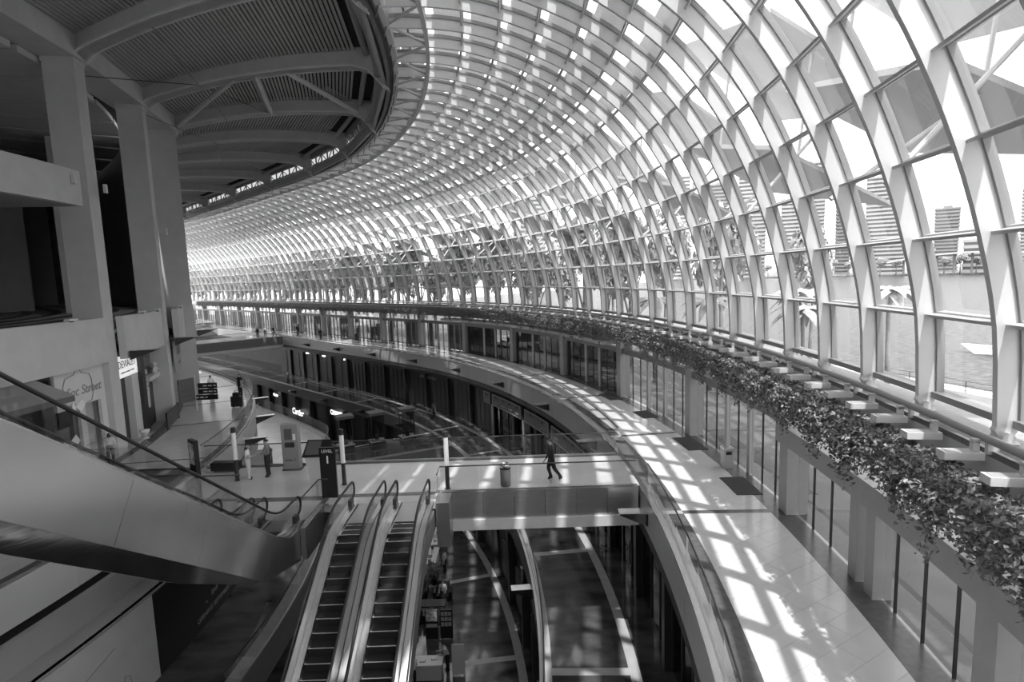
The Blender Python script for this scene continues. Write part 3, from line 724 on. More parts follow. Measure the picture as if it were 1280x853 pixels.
# hoarding with sign
hd = empty('shop_hoarding', W(29, -25.1, 0)); tag(hd, 'pale shop hoarding with a fine line drawn badge next to an awning', 'hoarding')
MB().sbox(25.4, 28.6, -25.25, -25.1, 3.1, 4.98).build('panel', 'concrete_light', hd); MB().sbox(27.9, 28.6, -25.25, -25.1, 0, 3.1).build('panel', 'concrete_light', hd); MB().sbox(28.6, 31.0, -25.25, -25.1, 3.1, 4.98).build('panel', 'concrete_light', hd)
MB().sbox(31.0, 31.83, -25.25, -25.1, 0, 4.98).build('panel', 'concrete_light', hd); MB().sbox(28.6, 31.0, -25.7, -25.5, 0, 3.1).build('recessed_door', 'grey_light', hd)
bd = [(26.2, 4.15), (26.5, 4.5), (27.6, 4.62), (28.1, 4.95), (28.6, 4.62), (29.6, 4.5), (29.9, 4.2), (29.9, 3.5), (29.6, 3.2), (28.5, 3.1), (27.4, 3.15), (26.4, 3.25), (26.2, 3.5), (26.2, 4.15)]
MB().tube([W(s, -25.085, z) for s, z in bd], 0.02, 4).build('badge_outline', 'grey', hd)
text_obj('Soc Street', 0.62, W(26.45, -25.08, 3.8), TAN(28), UP, 'grey', hd, shear=0.25)
aw = empty('shop_awning', W(19, -25, 4.7)); tag(aw, 'sloping grey awning over the dark shop entrance', 'awning')
mb = MB(); mb.hexa([W(10, -25.0, 4.85), W(23.0, -25.0, 4.85), W(23.9, -23.7, 4.0), W(10, -23.7, 4.0), W(10, -25.0, 4.93), W(23.0, -25.0, 4.93), W(23.9, -23.7, 4.06), W(10, -23.7, 4.06)]); mb.build('canvas', 'grey', aw)
MB().sbox(10, 23.9, -23.72, -23.68, 3.8, 4.04).build('valance', 'grey_dark', aw)
for j in range(9): MB().sbox(18.0, 27.2, -25.5, -25.42, 0.15 + j * .22, 0.45 + j * .22).build('shutter_slat', 'grey_dark', sw)
for s in (18.0, 21.7, 25.2): MB().sbox(s - .12, s + .12, -25.5, -25.2, 0, 4.6).build('shop_post', 'shop_dark', sw)
text_obj('OLD', 0.55, W(16.2, -25.3, 2.3), TAN(18), UP, 'grey_light', sw)
def butterfly(P, s, sc, lab):
    t = empty('paper_butterfly', P); tag(t, lab, 'ornament', 'white paper butterflies')
    T, N = TAN(s), NOR(s)
    for sg in (-1, 1):
        pl = [P, P + T * .28 * sg * sc + UP * .3 * sc + N * .1, P + T * .42 * sg * sc + UP * .05 * sc + N * .14, P + T * .2 * sg * sc - UP * .25 * sc + N * .08]
        MB().prism(pl, N * 0.015).build('wing', 'white', t)
    MB().tube([P - UP * .15 * sc, P + UP * .18 * sc], 0.03 * sc, 6).build('thorax', 'off_white', t)
butterfly(W(26.6, -24.8, 3.2), 26.6, 1.1, 'white paper butterfly ornament just below the awning tip')
butterfly(W(25.6, -24.9, 1.6), 25.6, 1.3, 'white paper butterfly ornament low on the dark shop shutter')
# lit sign shop
sg = empty('lit_sign', W(36, -25.1, 3.7)); tag(sg, 'bright backlit shop sign with black lettering DEVIALET', 'sign')
MB().sbox(34.2, 38.95, -25.2, -25.08, 3.7, 4.95).build('sign_box', 'sign_lit', sg)
text_obj('DEVIALET', 0.56, W(34.45, -25.05, 4.4), TAN(36.7), UP, 'black', sg); text_obj('ingénierie acoustique de france', 0.15, W(34.9, -25.05, 3.98), TAN(36.7), UP, 'black', sg)
MB().sbox(34.2, 34.6, -25.2, -25.05, 0, 3.7).build('shop_post', 'off_white', sw); MB().sbox(37.3, 39.0, -25.5, -25.1, 0, 3.7).build('shop_screen', 'off_white', sw)
MB().sbox(34.6, 37.3, -25.5, -25.45, 0, 3.7).build('shop_screen', 'shop_dark', sw)
MB().sbox(39.0, 40.0, -25.4, -24.9, 0, 5.0).build('shop_post', 'dark_metal', sw)
MB().sbox(40.0, 44.2, -25.4, -25.2, 0, 5.0).build('shop_screen', 'shop_dark', sw)
MB().sbox(40.2, 43.2, -25.2, -25.1, 3.75, 4.8).build('shop_screen', 'shop_back', sw)
MB().sbox(40.2, 44.0, -25.2, -24.7, 2.95, 3.2).build('display_shelf', 'off_white', sw); MB().sbox(40.2, 42.0, -25.2, -25.1, 3.3, 3.6).build('shop_screen', 'screen_light', sw)
fg = empty('display_bear', W(43, -24.85, 3.205)); tag(fg, 'pale toy figure standing on the white display shelf', 'figurine')
mb = MB(); c = W(43, -24.9, 3.2); mb.lathe([(0.12, 0), (0.16, .2), (0.14, .4), (.02, .45)], 0, 0, 10); q = mb.build('torso', 'off_white', fg, local=True)
mb = MB(); mb.lathe([(0.02, .42), (0.14, .5), (0.14, .62), (0.02, .72)], 0, 0, 10); mb.build('head', 'off_white', fg, local=True)
for dx in (-.13, .13): MB().tube([(0.02, dx, .35), (0.1, dx * 2.2, .2)], .05, 6).build('arm', 'off_white', fg, local=True)
ps = empty('wall_poster', W(41.6, -25.15, 1.3)); tag(ps, 'framed white notice with a photo on the dark shop wall', 'poster')
MB().sbox(40.6, 42.4, -25.19, -25.16, 1.2, 2.75).build('sheet', 'off_white', ps); MB().sbox(40.7, 42.3, -25.16, -25.15, 2.0, 2.65).build('picture', 'poster', ps); MB().sbox(40.8, 41.3, -25.16, -25.15, 1.35, 1.8).build('emblem', 'grey_dark', ps)
# hoarding further on
h2 = empty('shop_hoarding', W(50, -24.4, 0)); tag(h2, 'grey shop fascia board with thin dark lettering above a black opening', 'sign')
MB().sbox(46.2, 53.25, -24.1, -24.0, 2.9, 4.97).build('board', 'concrete_mid', h2); text_obj('KISO', 1.0, W(47.6, -23.98, 4.2), TAN(49), UP, 'grey_dark', h2)
MB().sbox(48.2, 50.2, -24.0, -23.98, 3.3, 3.38).build('small_line', 'grey_dark', h2)

# ================================================================== FOOTBRIDGE AND PLATFORM (level 1)
bg = empty('footbridge', (0, 23.5, 0)); tag(bg, 'pale stone footbridge with metal side panels crossing the atrium', 'bridge')
MB().box(-3.25, 4.9, 21.6, 25.5, -0.3, 0.0).build('deck', 'floor_light', bg)
MB().box(-19.2, -3.25, 21.6, 25.5, -0.3, 0.0).build('deck', 'floor_left', bg)
MB().box(-3.25, 4.85, 21.42, 21.75, 0, 0.006).build('granite_edge', 'granite_dark', bg); MB().box(-14.5, 4.8, 25.3, 25.62, 0, 0.006).build('granite_edge', 'granite_dark', bg)
xs = frange(-2.6, 4.84, 1.24)
for a, b in zip(xs[:-1], xs[1:]): MB().box(a + .008, b - .008, 21.42, 21.6, -1.12, 0.0).build('side_panel', 'metal_panel', bg)
MB().box(-3.0, 4.84, 21.30, 21.6, -1.55, -1.13).build('soffit_band', 'concrete_light', bg)
MB().box(-19.2, 4.84, 25.5, 25.62, -1.3, 0.0).build('side_panel', 'metal_panel', bg)
MB().box(-19.2, 4.8, 21.7, 25.5, -1.5, -1.3).build('soffit', 'concrete_mid', bg)
MB().box(-3.12, -2.6, 20.4, 21.6, -1.75, 0.0).build('end_box', 'metal_brushed', bg)
# near-left part of the platform round the steel escalator
MB().box(-19.2, -7.66, 19.32, 21.6, -0.3, -0.002).build('deck', 'floor_left', bg)
MB().box(-7.61, -7.43, 18.62, 21.6, -1.15, 0.0).build('side_panel', 'metal_brushed', bg)
MB().box(-11.0, -7.6, 21.1, 21.5, 0, 0.006).build('granite_edge', 'granite_dark', bg)
MB().box(-7.43, -3.14, 20.62, 21.6, -0.3, -0.004).build('landing', 'floor_left', bg); MB().box(-7.45, -3.25, 21.3, 21.6, 0, 0.006).build('granite_edge', 'granite_dark', bg)
rail([(-14.6, 25.5), (4.7, 25.5)], 0.008, 'straight glass railing on the far side of the footbridge', group=None)
rail([(-3.05, 20.6), (-3.05, 21.5), (4.78, 21.5)], 0.008, 'straight glass railing on the near side of the footbridge beside the bin')
rail([(-7.52, 18.75), (-7.52, 20.5), (-7.2, 20.5)], 0.008, 'short corner of glass railing beside the tall level sign', step=0.9)
rail([(-13.1, 21.3), (-10.9, 21.3)], 0.008, 'short glass railing by the slim white lamp post and steel escalator')
# lamp posts (dark foot, white upper part, dark cap)
def lamp_post(x, y, lab):
    t = empty('lamp_post', (x, y, 0.008)); tag(t, lab, 'lamp post')
    MB().lathe([(.11, 0), (.11, .02), (.085, .03), (.085, .95)], n=14).build('foot', 'dark_metal', t, local=True, smooth=False)
    MB().lathe([(.095, .95), (.095, 2.15)], n=14).build('light_tube', 'white', t, local=True)
    MB().lathe([(.1, 2.15), (.1, 2.38), (.06, 2.4)], n=14).build('cap', 'dark_metal', t, local=True)
lamp_post(-2.8, 21.85, 'slim white lamp post with dark cap at the footbridge rail')
lamp_post(-7.25, 22.7, 'slim white lamp post with dark cap behind the tall level sign')
lamp_post(-12.2, 23.6, 'slim white lamp post with dark cap beside the chatting couple')
# level sign
ls = empty('level_sign', (-7.4, 21.35, 0.0)); tag(ls, 'tall black sign board reading LEVEL 1 at the escalator head', 'sign')
MB().box(-7.72, -7.1, 21.3, 21.4, 0.008, 2.05).build('board', 'black', ls)
text_obj('LEVEL', 0.17, (-7.41, 21.29, 1.9), (1, 0, 0), UP, 'white', ls, align='CENTER'); text_obj('1', 0.42, (-7.41, 21.29, 1.55), (1, 0, 0), UP, 'white', ls, align='CENTER', off=0.01)
# litter bin on the bridge
bn = empty('litter_bin', (-0.45, 22.0, 0.004)); tag(bn, 'round brushed steel litter bin on the footbridge', 'bin')
MB().lathe([(.2, 0), (.21, .04), (.215, .72)], n=20).build('drum', 'bin_steel', bn, local=True, smooth=True); MB().lathe([(.225, .72), (.225, .8)], n=20).build('band', 'dark_metal', bn, local=True)
MB().lathe([(.225, .8), (.22, .9), (.14, .95), (.13, .9), (.05, .89)], n=20).build('rim_lid', 'metal_bright', bn, local=True, smooth=True)
# square bin by the doors
b2 = empty('litter_bin', W(22.3, 4.15, 0), TH(22.3)); tag(b2, 'square stainless steel bin beside the glass doors', 'bin')
MB().box(-.2, .2, -.2, .2, 0, .86).build('casing', 'metal_brushed', b2, local=True, bevel=.01); MB().box(-.22, .22, -.22, .22, .86, .92).build('ash_lid', 'metal_bright', b2, local=True); MB().box(-.12, .12, -.205, -.2, .62, .76).build('slot', 'black', b2, local=True)
b3 = empty('litter_bin', W(86.5, 3.6, 0)); tag(b3, 'dark drum bin far along the walkway by the doors', 'bin')
MB().lathe([(.3, 0), (.32, .9), (.3, .95)], n=14).build('drum', 'dark_metal', b3, local=True); MB().lathe([(.3, .95), (.1, 1.05)], n=14).build('lid', 'grey_dark', b3, local=True)
# door mats
for (s0, s1, lab) in ((19.45, 21.2, 'dark floor mat in front of the doors near the square bin'), (24.6, 26.6, 'dark floor mat two bays beyond the square bin'), (35.2, 37.2, 'dark floor mat far along the walkway beside a pier'), (30.4, 32.0, 'dark floor mat between the piers past the tiled field')):
    t = empty('door_mat', W((s0 + s1) / 2, 4, 0)); tag(t, lab, 'mat')
    MB().sweep([(3.42, 0.005), (4.34, 0.005), (4.34, 0.02), (3.42, 0.02)], frange(s0, s1, .9)).build('pile', 'mat_dark', t); MB().sweep([(3.36, 0.005), (3.42, 0.005), (3.42, 0.016), (3.36, 0.016)], frange(s0, s1, .9)).build('edging', 'rubber', t)
# kiosk, touch screen, directory boards
kx = empty('ticket_kiosk', (-10.25, 24.85, 0.004)); tag(kx, 'grey upright self service kiosk with dark screen near the couple', 'kiosk')
MB().box(-.42, .42, -.18, .25, 0, .06).build('plinth', 'grey_dark', kx, local=True); MB().box(-.38, .38, -.15, .2, .06, 2.15).build('cabinet', 'grey', kx, local=True, bevel=.02)
MB().box(-.22, .12, -.16, -.15, 1.45, 1.95).build('screen', 'screen', kx, local=True); MB().box(-.2, .2, -.22, -.15, 1.1, 1.32).build('keypad', 'dark_metal', kx, local=True); MB().box(.16, .28, -.165, -.15, 1.42, 1.7).build('notice', 'white', kx, local=True)
text_obj('a.m. 1', .2, (-10.25, 24.69, .5), (1, 0, 0), UP, 'black', kx, align='CENTER')
ts = empty('touch_table', (-8.35, 23.0, 0.004)); tag(ts, 'white pedestal with a tilted dark touch screen by the lamp post', 'kiosk')
MB().hexa([(-.35, -.2, 0), (.35, -.2, 0), (.35, .2, 0), (-.35, .2, 0), (-.52, -.25, 1.2), (.52, -.25, 1.2), (.52, .25, 1.35), (-.52, .25, 1.35)]).build('pedestal', 'off_white', ts, local=True)
MB().hexa([(-.6, -.3, 1.22), (.6, -.3, 1.22), (.52, .3, 1.78), (-.52, .3, 1.78), (-.6, -.34, 1.26), (.6, -.34, 1.26), (.52, .26, 1.82), (-.52, .26, 1.82)]).build('screen_frame', 'black', ts, local=True)
MB().hexa([(-.5, -.285, 1.32), (.1, -.285, 1.32), (.1, .2, 1.77), (-.46, .2, 1.77), (-.5, -.295, 1.33), (.1, -.295, 1.33), (.1, .19, 1.78), (-.46, .19, 1.78)]).build('display', 'screen', ts, local=True)
d1 = empty('directory_board', (-14.4, 24.3, 0.002), R(-40)); tag(d1, 'narrow dark directory board with a lit map facing the platform', 'sign')
MB().box(-.34, .34, -.09, .09, 0.006, 1.7).build('casing', 'black', d1, local=True); MB().box(-.25, .25, -.1, -.09, .6, 1.55).build('map_panel', 'poster', d1, local=True)
d2 = empty('wayfinding_sign', W(47.2, -23.1, 0)); tag(d2, 'cluster of dark direction boards on a pale post beside the columns', 'sign')
c = W(47.2, -23.1, 0)
MB().tube([c, c + UP * 2.5], .06, 8).build('post', 'off_white', d2)
for j in range(3):
    z = .75 + j * .40; a = c - UP * 0; T = Vector((1, 0.05, 0)).normalized()
    p0 = a + T * (.2 if j else -.4) + UP * z; q0 = a + T * 1.45 + UP * z; n = Vector((0, -.05, 0))
    MB().hexa([p0 + n, q0 + n, q0 - n, p0 - n, p0 + n + UP * .36, q0 + n + UP * .36, q0 - n + UP * .36, p0 - n + UP * .36]).build('direction_board', 'black', d2)
    for m_, (u0, u1) in enumerate(((.35, .62), (.7, .95), (1.05, 1.2))):
        r0 = p0 + T * u0 + n * 1.12 + UP * .14; r1 = p0 + T * u1 + n * 1.12 + UP * .14
        MB().hexa([r0, r1, r1 - n * .1, r0 - n * .1, r0 + UP * .08, r1 + UP * .08, r1 - n * .1 + UP * .08, r0 - n * .1 + UP * .08]).build('board_mark', 'off_white', d2)
T2 = Vector((-.45, -.9, 0)).normalized()
for j in range(4):
    p0 = c + UP * (.75 + j * .40) + T2 * .08; q0 = p0 + T2 * 1.1; n = Vector((T2.y, -T2.x, 0)) * .05
    MB().hexa([p0 + n, q0 + n, q0 - n, p0 - n, p0 + n + UP * .38, q0 + n + UP * .38, q0 - n + UP * .38, p0 - n + UP * .38]).build('direction_board', 'grey_dark', d2)
bx = empty('bench_box', (-13.2, 24.9, 0.008)); tag(bx, 'low dark planter bench behind the slim lamp post', 'bench')
MB().box(-.75, .5, -.2, .2, .08, .45).build('seat_block', 'black', bx, local=True); MB().box(-.65, .4, -.15, .15, 0, .08).build('plinth', 'grey_dark', bx, local=True)
cb = empty('low_screen', W(40.5, -23.9, 0)); tag(cb, 'low dark barrier screen in front of the poster wall', 'barrier')
MB().sweep([(-24.0, .1), (-23.95, .1), (-23.95, 1.0), (-24.0, 1.0)], frange(39.5, 44.5, 1.2)).build('screen_panel', 'shop_dark2', cb); MB().sbox(39.5, 39.6, -24.02, -23.92, 0, 1.05).build('upright', 'dark_metal', cb); MB().sbox(44.4, 44.5, -24.02, -23.92, 0, 1.05).build('upright', 'dark_metal', cb)
st = empty('display_stool', W(37.0, -24.7, 0)); tag(st, 'white round stool in the lit sign shop entrance', 'stool')
MB().lathe([(.03, 0), (.26, .42), (.28, .5), (.1, .52)], n=14).build('seat_pad', 'white', st, local=True, smooth=True); MB().lathe([(.22, 0), (.2, .05), (.04, .1)], n=14).build('foot', 'off_white', st, local=True)

# ================================================================== ESCALATORS (all run along y)
def escalator(name, label, x0, x1, y_hi, z_hi, y_lo, z_lo, flat_hi=2.4, flat_lo=2.4, steps=True, clad=None, group=None):
    sgn = 1 if y_hi > y_lo else -1
    t = empty(name, ((x0 + x1) / 2, (y_hi + y_lo) / 2, z_lo)); tag(t, label, 'escalator', group)
    prof = fillet([(0, y_hi + sgn * flat_hi, z_hi), (0, y_hi, z_hi), (0, y_lo, z_lo), (0, y_lo - sgn * flat_lo, z_lo)], 0.9, 6)
    def strip(x, w, d0, d1, mat_, nm, par=t, pr=prof):
        mb = MB(); vs = []
        for p in pr: vs += [(x - w, p.y, p.z + d0), (x + w, p.y, p.z + d0), (x + w, p.y, p.z + d1), (x - w, p.y, p.z + d1)]
        n = len(pr); fs = [(i * 4 + j, i * 4 + (j + 1) % 4, i * 4 + 4 + (j + 1) % 4, i * 4 + 4 + j) for i in range(n - 1) for j in range(4)] + [(3, 2, 1, 0), tuple(4 * n - 4 + k for k in range(4))]
        return mb.add(vs, fs).build(nm, mat_, par)
    for x in (x0, x1):
        sd = 1 if x == x0 else -1
        strip(x, 0.006, 0.12, 0.86, 'pane_rail', 'glass_balustrade')
        strip(x + sd * .09, 0.09, 0.04, 0.14, 'metal_bright', 'deck_trim'); strip(x - sd * .11, 0.09, 0.0, 0.12, 'metal_brushed', 'outer_deck')
        strip(x + sd * .16, 0.02, -0.18, 0.06, 'dark_metal', 'skirt')
        hp = [Vector((x, p.y, p.z + 0.93)) for p in prof]
        def newel(p, d):
            return [Vector((x, p.y + d * .32 * math.sin(a), p.z - .32 + .32 * math.cos(a))) for a in [math.pi * k / 8 for k in range(0, 9)]] + [Vector((x, p.y - d * .25, p.z - .66))]
        pts = list(reversed(newel(hp[0], sgn))) + hp[1:-1] + newel(hp[-1], -sgn)
        MB().tube(pts, 0.042, 8).build('handrail', 'rubber', t, smooth=True)
        for (p, d) in ((hp[0], sgn), (hp[-1], -sgn)):
            pl = [Vector((x - .006, p.y, p.z - .8)), Vector((x - .006, p.y, p.z - .04))] + [Vector((x - .006, p.y + d * .28 * math.sin(a), p.z - .32 + .28 * math.cos(a))) for a in [math.pi * k / 6 for k in range(0, 7)]] + [Vector((x - .006, p.y, p.z - .6))]
            MB().prism(pl[1:], (.012, 0, 0)).build('newel_glass', 'pane_rail', t)
            MB().box(x - .07, x + .07, min(p.y - d * .35, p.y - d * .05), max(p.y - d * .35, p.y - d * .05), p.z - .82, p.z - .58).build('rail_inlet', 'dark_metal', t)
    # truss under the steps
    strip((x0 + x1) / 2, (x1 - x0) / 2 + 0.2, -1.0, -0.28, 'metal_brushed', 'truss')
    a, b = x0 + .19, x1 - .19
    for (yy, zz, d, fl_) in ((y_hi, z_hi, sgn, flat_hi), (y_lo, z_lo, -sgn, flat_lo)):
        e0, e1 = yy + d * .9, yy + d * (fl_ + .2)
        MB().box(a, b, min(e0, e1), max(e0, e1), zz - .2, zz + .0).build('landing_plate', 'metal_brushed', t)
    # steps
    L = math.hypot(y_hi - y_lo, z_hi - z_lo); H = z_hi - z_lo; n = int(H / 0.21); run = abs(y_hi - y_lo) / n
    me = MB(); me.box(a, b, -run / 2, run / 2 + .02, -.24, 0); 
    st_me = me.mesh('step', 'step_dark'); ed = MB(); ey = -run / 2 * sgn
    ed.box(a + .02, b - .02, min(ey, ey + sgn * .035), max(ey, ey + sgn * .035), 0.0, .006); ed.box(a + .005, a + .04, -run / 2, run / 2, 0, .006)
    ed_me = ed.mesh('step_edge', 'metal_bright'); O = worg(t)
    for i in range(-2, n + 3):
        u = min(max((i + .5) / n, 0), 1); y = y_lo + sgn * run * (i + .5); z = z_lo + H * u - 0.02
        if i < 0: z = z_lo - .015
        if i >= n: z = z_hi - .015
        sp = link('step', st_me, t, Vector((0, y, z)) - O); link('step_edge', ed_me, sp)
    return t
escalator('escalator', 'left lane of the dark stepped escalator pair beside the footbridge', -6.26, -5.05, 18.0, 0.0, 18.0 - 6.1 / math.tan(R(30)), -6.1)
escalator('escalator', 'right lane of the dark stepped escalator pair beside the footbridge', -4.59, -3.36, 18.0, 0.0, 18.0 - 6.1 / math.tan(R(30)), -6.1)
YL = 17.5; YH = YL - 6.9 / math.tan(R(35))
cl = escalator('escalator', 'steel clad escalator lane rising from the platform along its polished side', -9.05, -7.84, YH, 6.9, YL, 0.0, flat_lo=1.6, flat_hi=2.0)
escalator('escalator', 'escalator lane rising behind the steel clad one', -10.7, -9.5, YH, 6.9, YL, 0.0, flat_lo=1.6, flat_hi=2.0)
# polished cladding of the near escalator: panels along the slope, plus a canted lower panel
dn = Vector((0, -math.sin(R(35)), -math.cos(R(35)))); al = Vector((0, -math.cos(R(35)), math.sin(R(35)))); CP = Vector((-7.62, YL, 0.06))
for a, b in ((1.15, 1.9), (1.9, 2.75), (2.75, 5.1), (5.1, 8.2), (8.2, 12.5)):
    p = [CP + al * a, CP + al * b, CP + al * b + dn * 1.32, CP + al * a + dn * 1.32]
    MB().prism([q + al * (.006 if k_ in (0, 3) else -.006) for k_, q in enumerate(p)], (-.06, 0, 0)).build('cladding_panel', 'cladding_steel', cl)
    ca_, cb_ = [.36 * min(1, (q_ - 1.14) / 3.2) for q_ in (a, b)]; p = [CP + al * a + dn * 1.33, CP + al * b + dn * 1.33, CP + al * b + dn * (1.33 + cb_) + Vector((-cb_, 0, 0)), CP + al * a + dn * (1.331 + ca_) + Vector((-ca_, 0, 0))]
    MB().prism(p, (-.04, 0, 0)).build('canted_panel', 'metal_mirror', cl)
p = [CP + al * 1.14, CP + al * 1.14 + dn * 1.32, Vector((-7.62, 18.55, -1.15)), Vector((-7.62, 18.55, 0.02)), Vector((-7.62, YL + .3, 0.03))]
MB().prism(p, (-.06, 0, 0)).build('end_panel', 'cladding_steel', cl)
# upper level landing where the escalator arrives
MB().box(-14.5, -7.4, -6.0, YH - 2.3, 6.4, 6.88).build('slab', 'concrete_mid', fl2)

# ================================================================== LEVEL B1 (z -6.1)
Z1 = -6.1; Z2 = -12.1
f1 = struct(empty('floor', W(40, -2, Z1)), 'dark marble basement walkway with pale strips below the shopfront', 'floor')
MB().sweep([(-4.2, Z1 - .35), (5.6, Z1 - .35), (5.6, Z1), (-4.2, Z1)], SL).build('slab', 'marble_dark', f1)
for (a, b) in ((-4.2, -3.82), (-0.98, -0.58)): MB().sweep([(a, Z1), (b, Z1), (b, Z1 + .006), (a, Z1 + .006)], SL).build('pale_strip', 'strip_light', f1)
for g in GRID: MB().sbox(g - .2, g + .2, -3.82, -0.98, Z1, Z1 + .006).build('cross_strip', 'strip_light', f1)
fb = struct(empty('trim_3', W(40, -4.2, Z1)), 'dark grey fascia edging the basement walkway', 'fascia')
jo = [23.0 + 4.685 * k for k in range(-8, 37)]
for a, b in zip(jo[:-1], jo[1:]): MB().sweep([(-4.25, Z1 - 1.3), (-4.1, Z1 - 1.3), (-4.1, Z1), (-4.25, Z1)], frange(a + .01, b - .01, 1.2)).build('fascia_panel', 'fascia_dark', fb)
MB().sweep([(-4.28, Z1), (-4.16, Z1), (-4.16, Z1 + .05), (-4.28, Z1 + .05)], SL).build('metal_capping', 'metal_brushed', fb)
for k in range(9): fin(15.6 + 9.37 * k, -4.26, Z1 - .45, 1, 'dark_metal', 'dark wedge lamp bracket on the grey basement fascia', 'wedge brackets on the basement fascia', 1.0)
srail(-4, 48.5, -4.1, Z1, 'curved glass railing along the dark marble basement walkway')
srail(56.5, 104, -4.1, Z1, 'curved glass railing of the basement walkway beyond the display cases')
# B1 shops on the right
w1 = struct(empty('wall_lower_shops', W(40, 0.6, Z1)), 'dark basement shopfronts under the bright walkway', 'wall')
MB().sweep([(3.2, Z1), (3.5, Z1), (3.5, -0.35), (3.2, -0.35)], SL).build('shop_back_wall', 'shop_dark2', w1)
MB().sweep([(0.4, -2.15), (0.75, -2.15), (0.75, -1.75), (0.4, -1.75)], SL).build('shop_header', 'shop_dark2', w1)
for j, (a, b) in enumerate(zip(jo[:-1], jo[1:])):
    if b > 110: break
    MB().sbox(a - .22, a + .22, 0.3, 0.75, Z1, -2.15).build('shop_pier', 'shop_dark', w1)
    if a > 50:
        MB().sbox(a + .22, b - .22, 0.62, 0.7, Z1, -2.15).build('shop_panel', 'shop_dark' if a < 80 else 'shop_dark2', w1)
        for q in (range(1, 5) if a < 80 else (2,)):
            s = a + (b - a) * q / 5
            MB().sbox(s - .03, s + .03, .56, .62, Z1, -2.4).build('shop_mullion', 'dark_metal', w1)
    else:
        nn = 3
        for q in range(nn):
            s0, s1 = a + .22 + (b - a - .44) * q / nn, a + .22 + (b - a - .44) * (q + 1) / nn
            MB().add([W(s0 + .02, .62, Z1 + .05), W(s1 - .02, .62, Z1 + .05), W(s1 - .02, .62, -2.15), W(s0 + .02, .62, -2.15)], [(0, 1, 2, 3)]).build('shop_pane', 'pane_shop', w1)
            MB().sbox(s1 - .03, s1 + .03, .56, .68, Z1, -2.15).build('shop_mullion', 'dark_metal', w1)
for s in (24.2, 24.6): MB().tube([W(s, .5, Z1 + .6), W(s, .5, Z1 + 1.8)], .03, 6).build('door_handle', 'black', w1)
for s in (96.5, 91, 84.5): MB().sbox(s - .35, s + .35, 0.45, 0.6, -2.35, -2.2).build('downlight', 'lamp_lit', w1)
for j in range(7): MB().sbox(63.2 + j * .5, 63.5 + j * .5, .5, .55, -2.75, -2.45).build('raised_letter', 'grey', w1)
for (s0, s1, mo, lab) in ((44.3, 50.2, 4, 'long framed sign board with four dark motifs in the basement'), (38.6, 43.4, 2, 'framed sign board with two dark motifs in the basement'), (31.2, 37.9, 4, 'framed sign board nearest the footbridge in the basement'), (50.8, 52.0, 1, 'small framed sign board end piece beside the long sign board')):
    t = empty('sign_board', W((s0 + s1) / 2, .1, -3.2)); tag(t, lab, 'sign')
    MB().sweep([(.1, -3.15), (.2, -3.15), (.2, -2.1), (.1, -2.1)], frange(s0, s1, 1.2)).build('board', 'sign_panel', t)
    for (z0, z1) in ((-3.15, -3.09), (-2.16, -2.1)): MB().sweep([(.06, z0), (.1, z0), (.1, z1), (.06, z1)], frange(s0, s1, 1.2)).build('frame_rail', 'grey_light', t)
    for s in (s0, s1): MB().sbox(s - .05, s + .05, .06, .1, -3.15, -2.1).build('frame_stile', 'grey_light', t)
    for m_ in range(mo):
        s = s0 + (s1 - s0) * (m_ + .5) / mo
        MB().prism([W(s - .35, .09, -2.5), W(s, .09, -2.2), W(s + .35, .09, -2.5), W(s + .1, .09, -2.42), W(s - .1, .09, -2.42)], NOR(s) * -.015).build('motif', 'black', t)
        MB().tube([W(s - .4 + .1 * i, .085, -2.85 + .12 * math.sin(i * 1.9)) for i in range(8)], .025, 4).build('script_stroke', 'grey_light', t)
for s in (50.5, 43.9, 38.2): MB().tube([W(s, .2, Z1), W(s, .2, -3.15)], .12, 10).build('shop_column', 'grey_light', w1, smooth=True)
# goods on racks behind glass near the bottom edge
for j in range(6):
    s = 8.5 + j * 1.35
    t = empty('display_rack', W(s, 1.3, Z1)); tag(t, 'pale display rack behind the basement shop glass', 'rack', 'display racks behind the basement glass')
    MB().sbox(s - .5, s + .5, 1.1, 1.5, Z1, Z1 + .1).build('base', 'grey_dark', t)
    for z in (.5, 1.0, 1.5, 2.0): MB().sbox(s - .5, s + .5, 1.1, 1.5, Z1 + z, Z1 + z + .05).build('rack_shelf', 'off_white', t)
    for q in (-.5, .46): MB().sbox(s + q, s + q + .04, 1.1, 1.5, Z1 + .1, Z1 + 2.2).build('rack_side', 'off_white', t)
# B1 left side
def inner(s):
    t = min(1, max(0, (s - 50) / 12)); t = t * t * (3 - 2 * t); return -15.35 + 2.9 * t
f1l = struct(empty('floor', W(40, -17, Z1)), 'basement walkway under the left walkway', 'floor')
def vfloor(s0, s1, o_out, m, nm, par, dz=0.0, w=None):
    ss = frange(s0, s1, 1.2); mb = MB(); vs = []
    for s in ss:
        i_ = inner(s) if w is None else inner(s) + w[1]; oo = o_out if w is None else inner(s) + w[0]
        vs += [W(s, oo, Z1 - .35 + (0.35 if dz else 0)), W(s, i_, Z1 - .35 + (.35 if dz else 0)), W(s, i_, Z1 + dz), W(s, oo, Z1 + dz)]
    n = len(ss); fs = [(i * 4 + j, i * 4 + (j + 1) % 4, i * 4 + 4 + (j + 1) % 4, i * 4 + 4 + j) for i in range(n - 1) for j in range(4)] + [(3, 2, 1, 0), tuple(4 * n - 4 + k for k in range(4))]
    return mb.add(vs, fs).build(nm, m, par)
vfloor(-14, 46, -22, 'marble_dark', 'slab', f1l); vfloor(46, 118, -24, 'floor_left', 'slab', f1l); vfloor(-14, 118, 0, 'strip_light', 'pale_strip', f1l, .006, (-.6, 0.0))
ss = frange(-14, 118, 1.2)
mb = MB(); vs = []
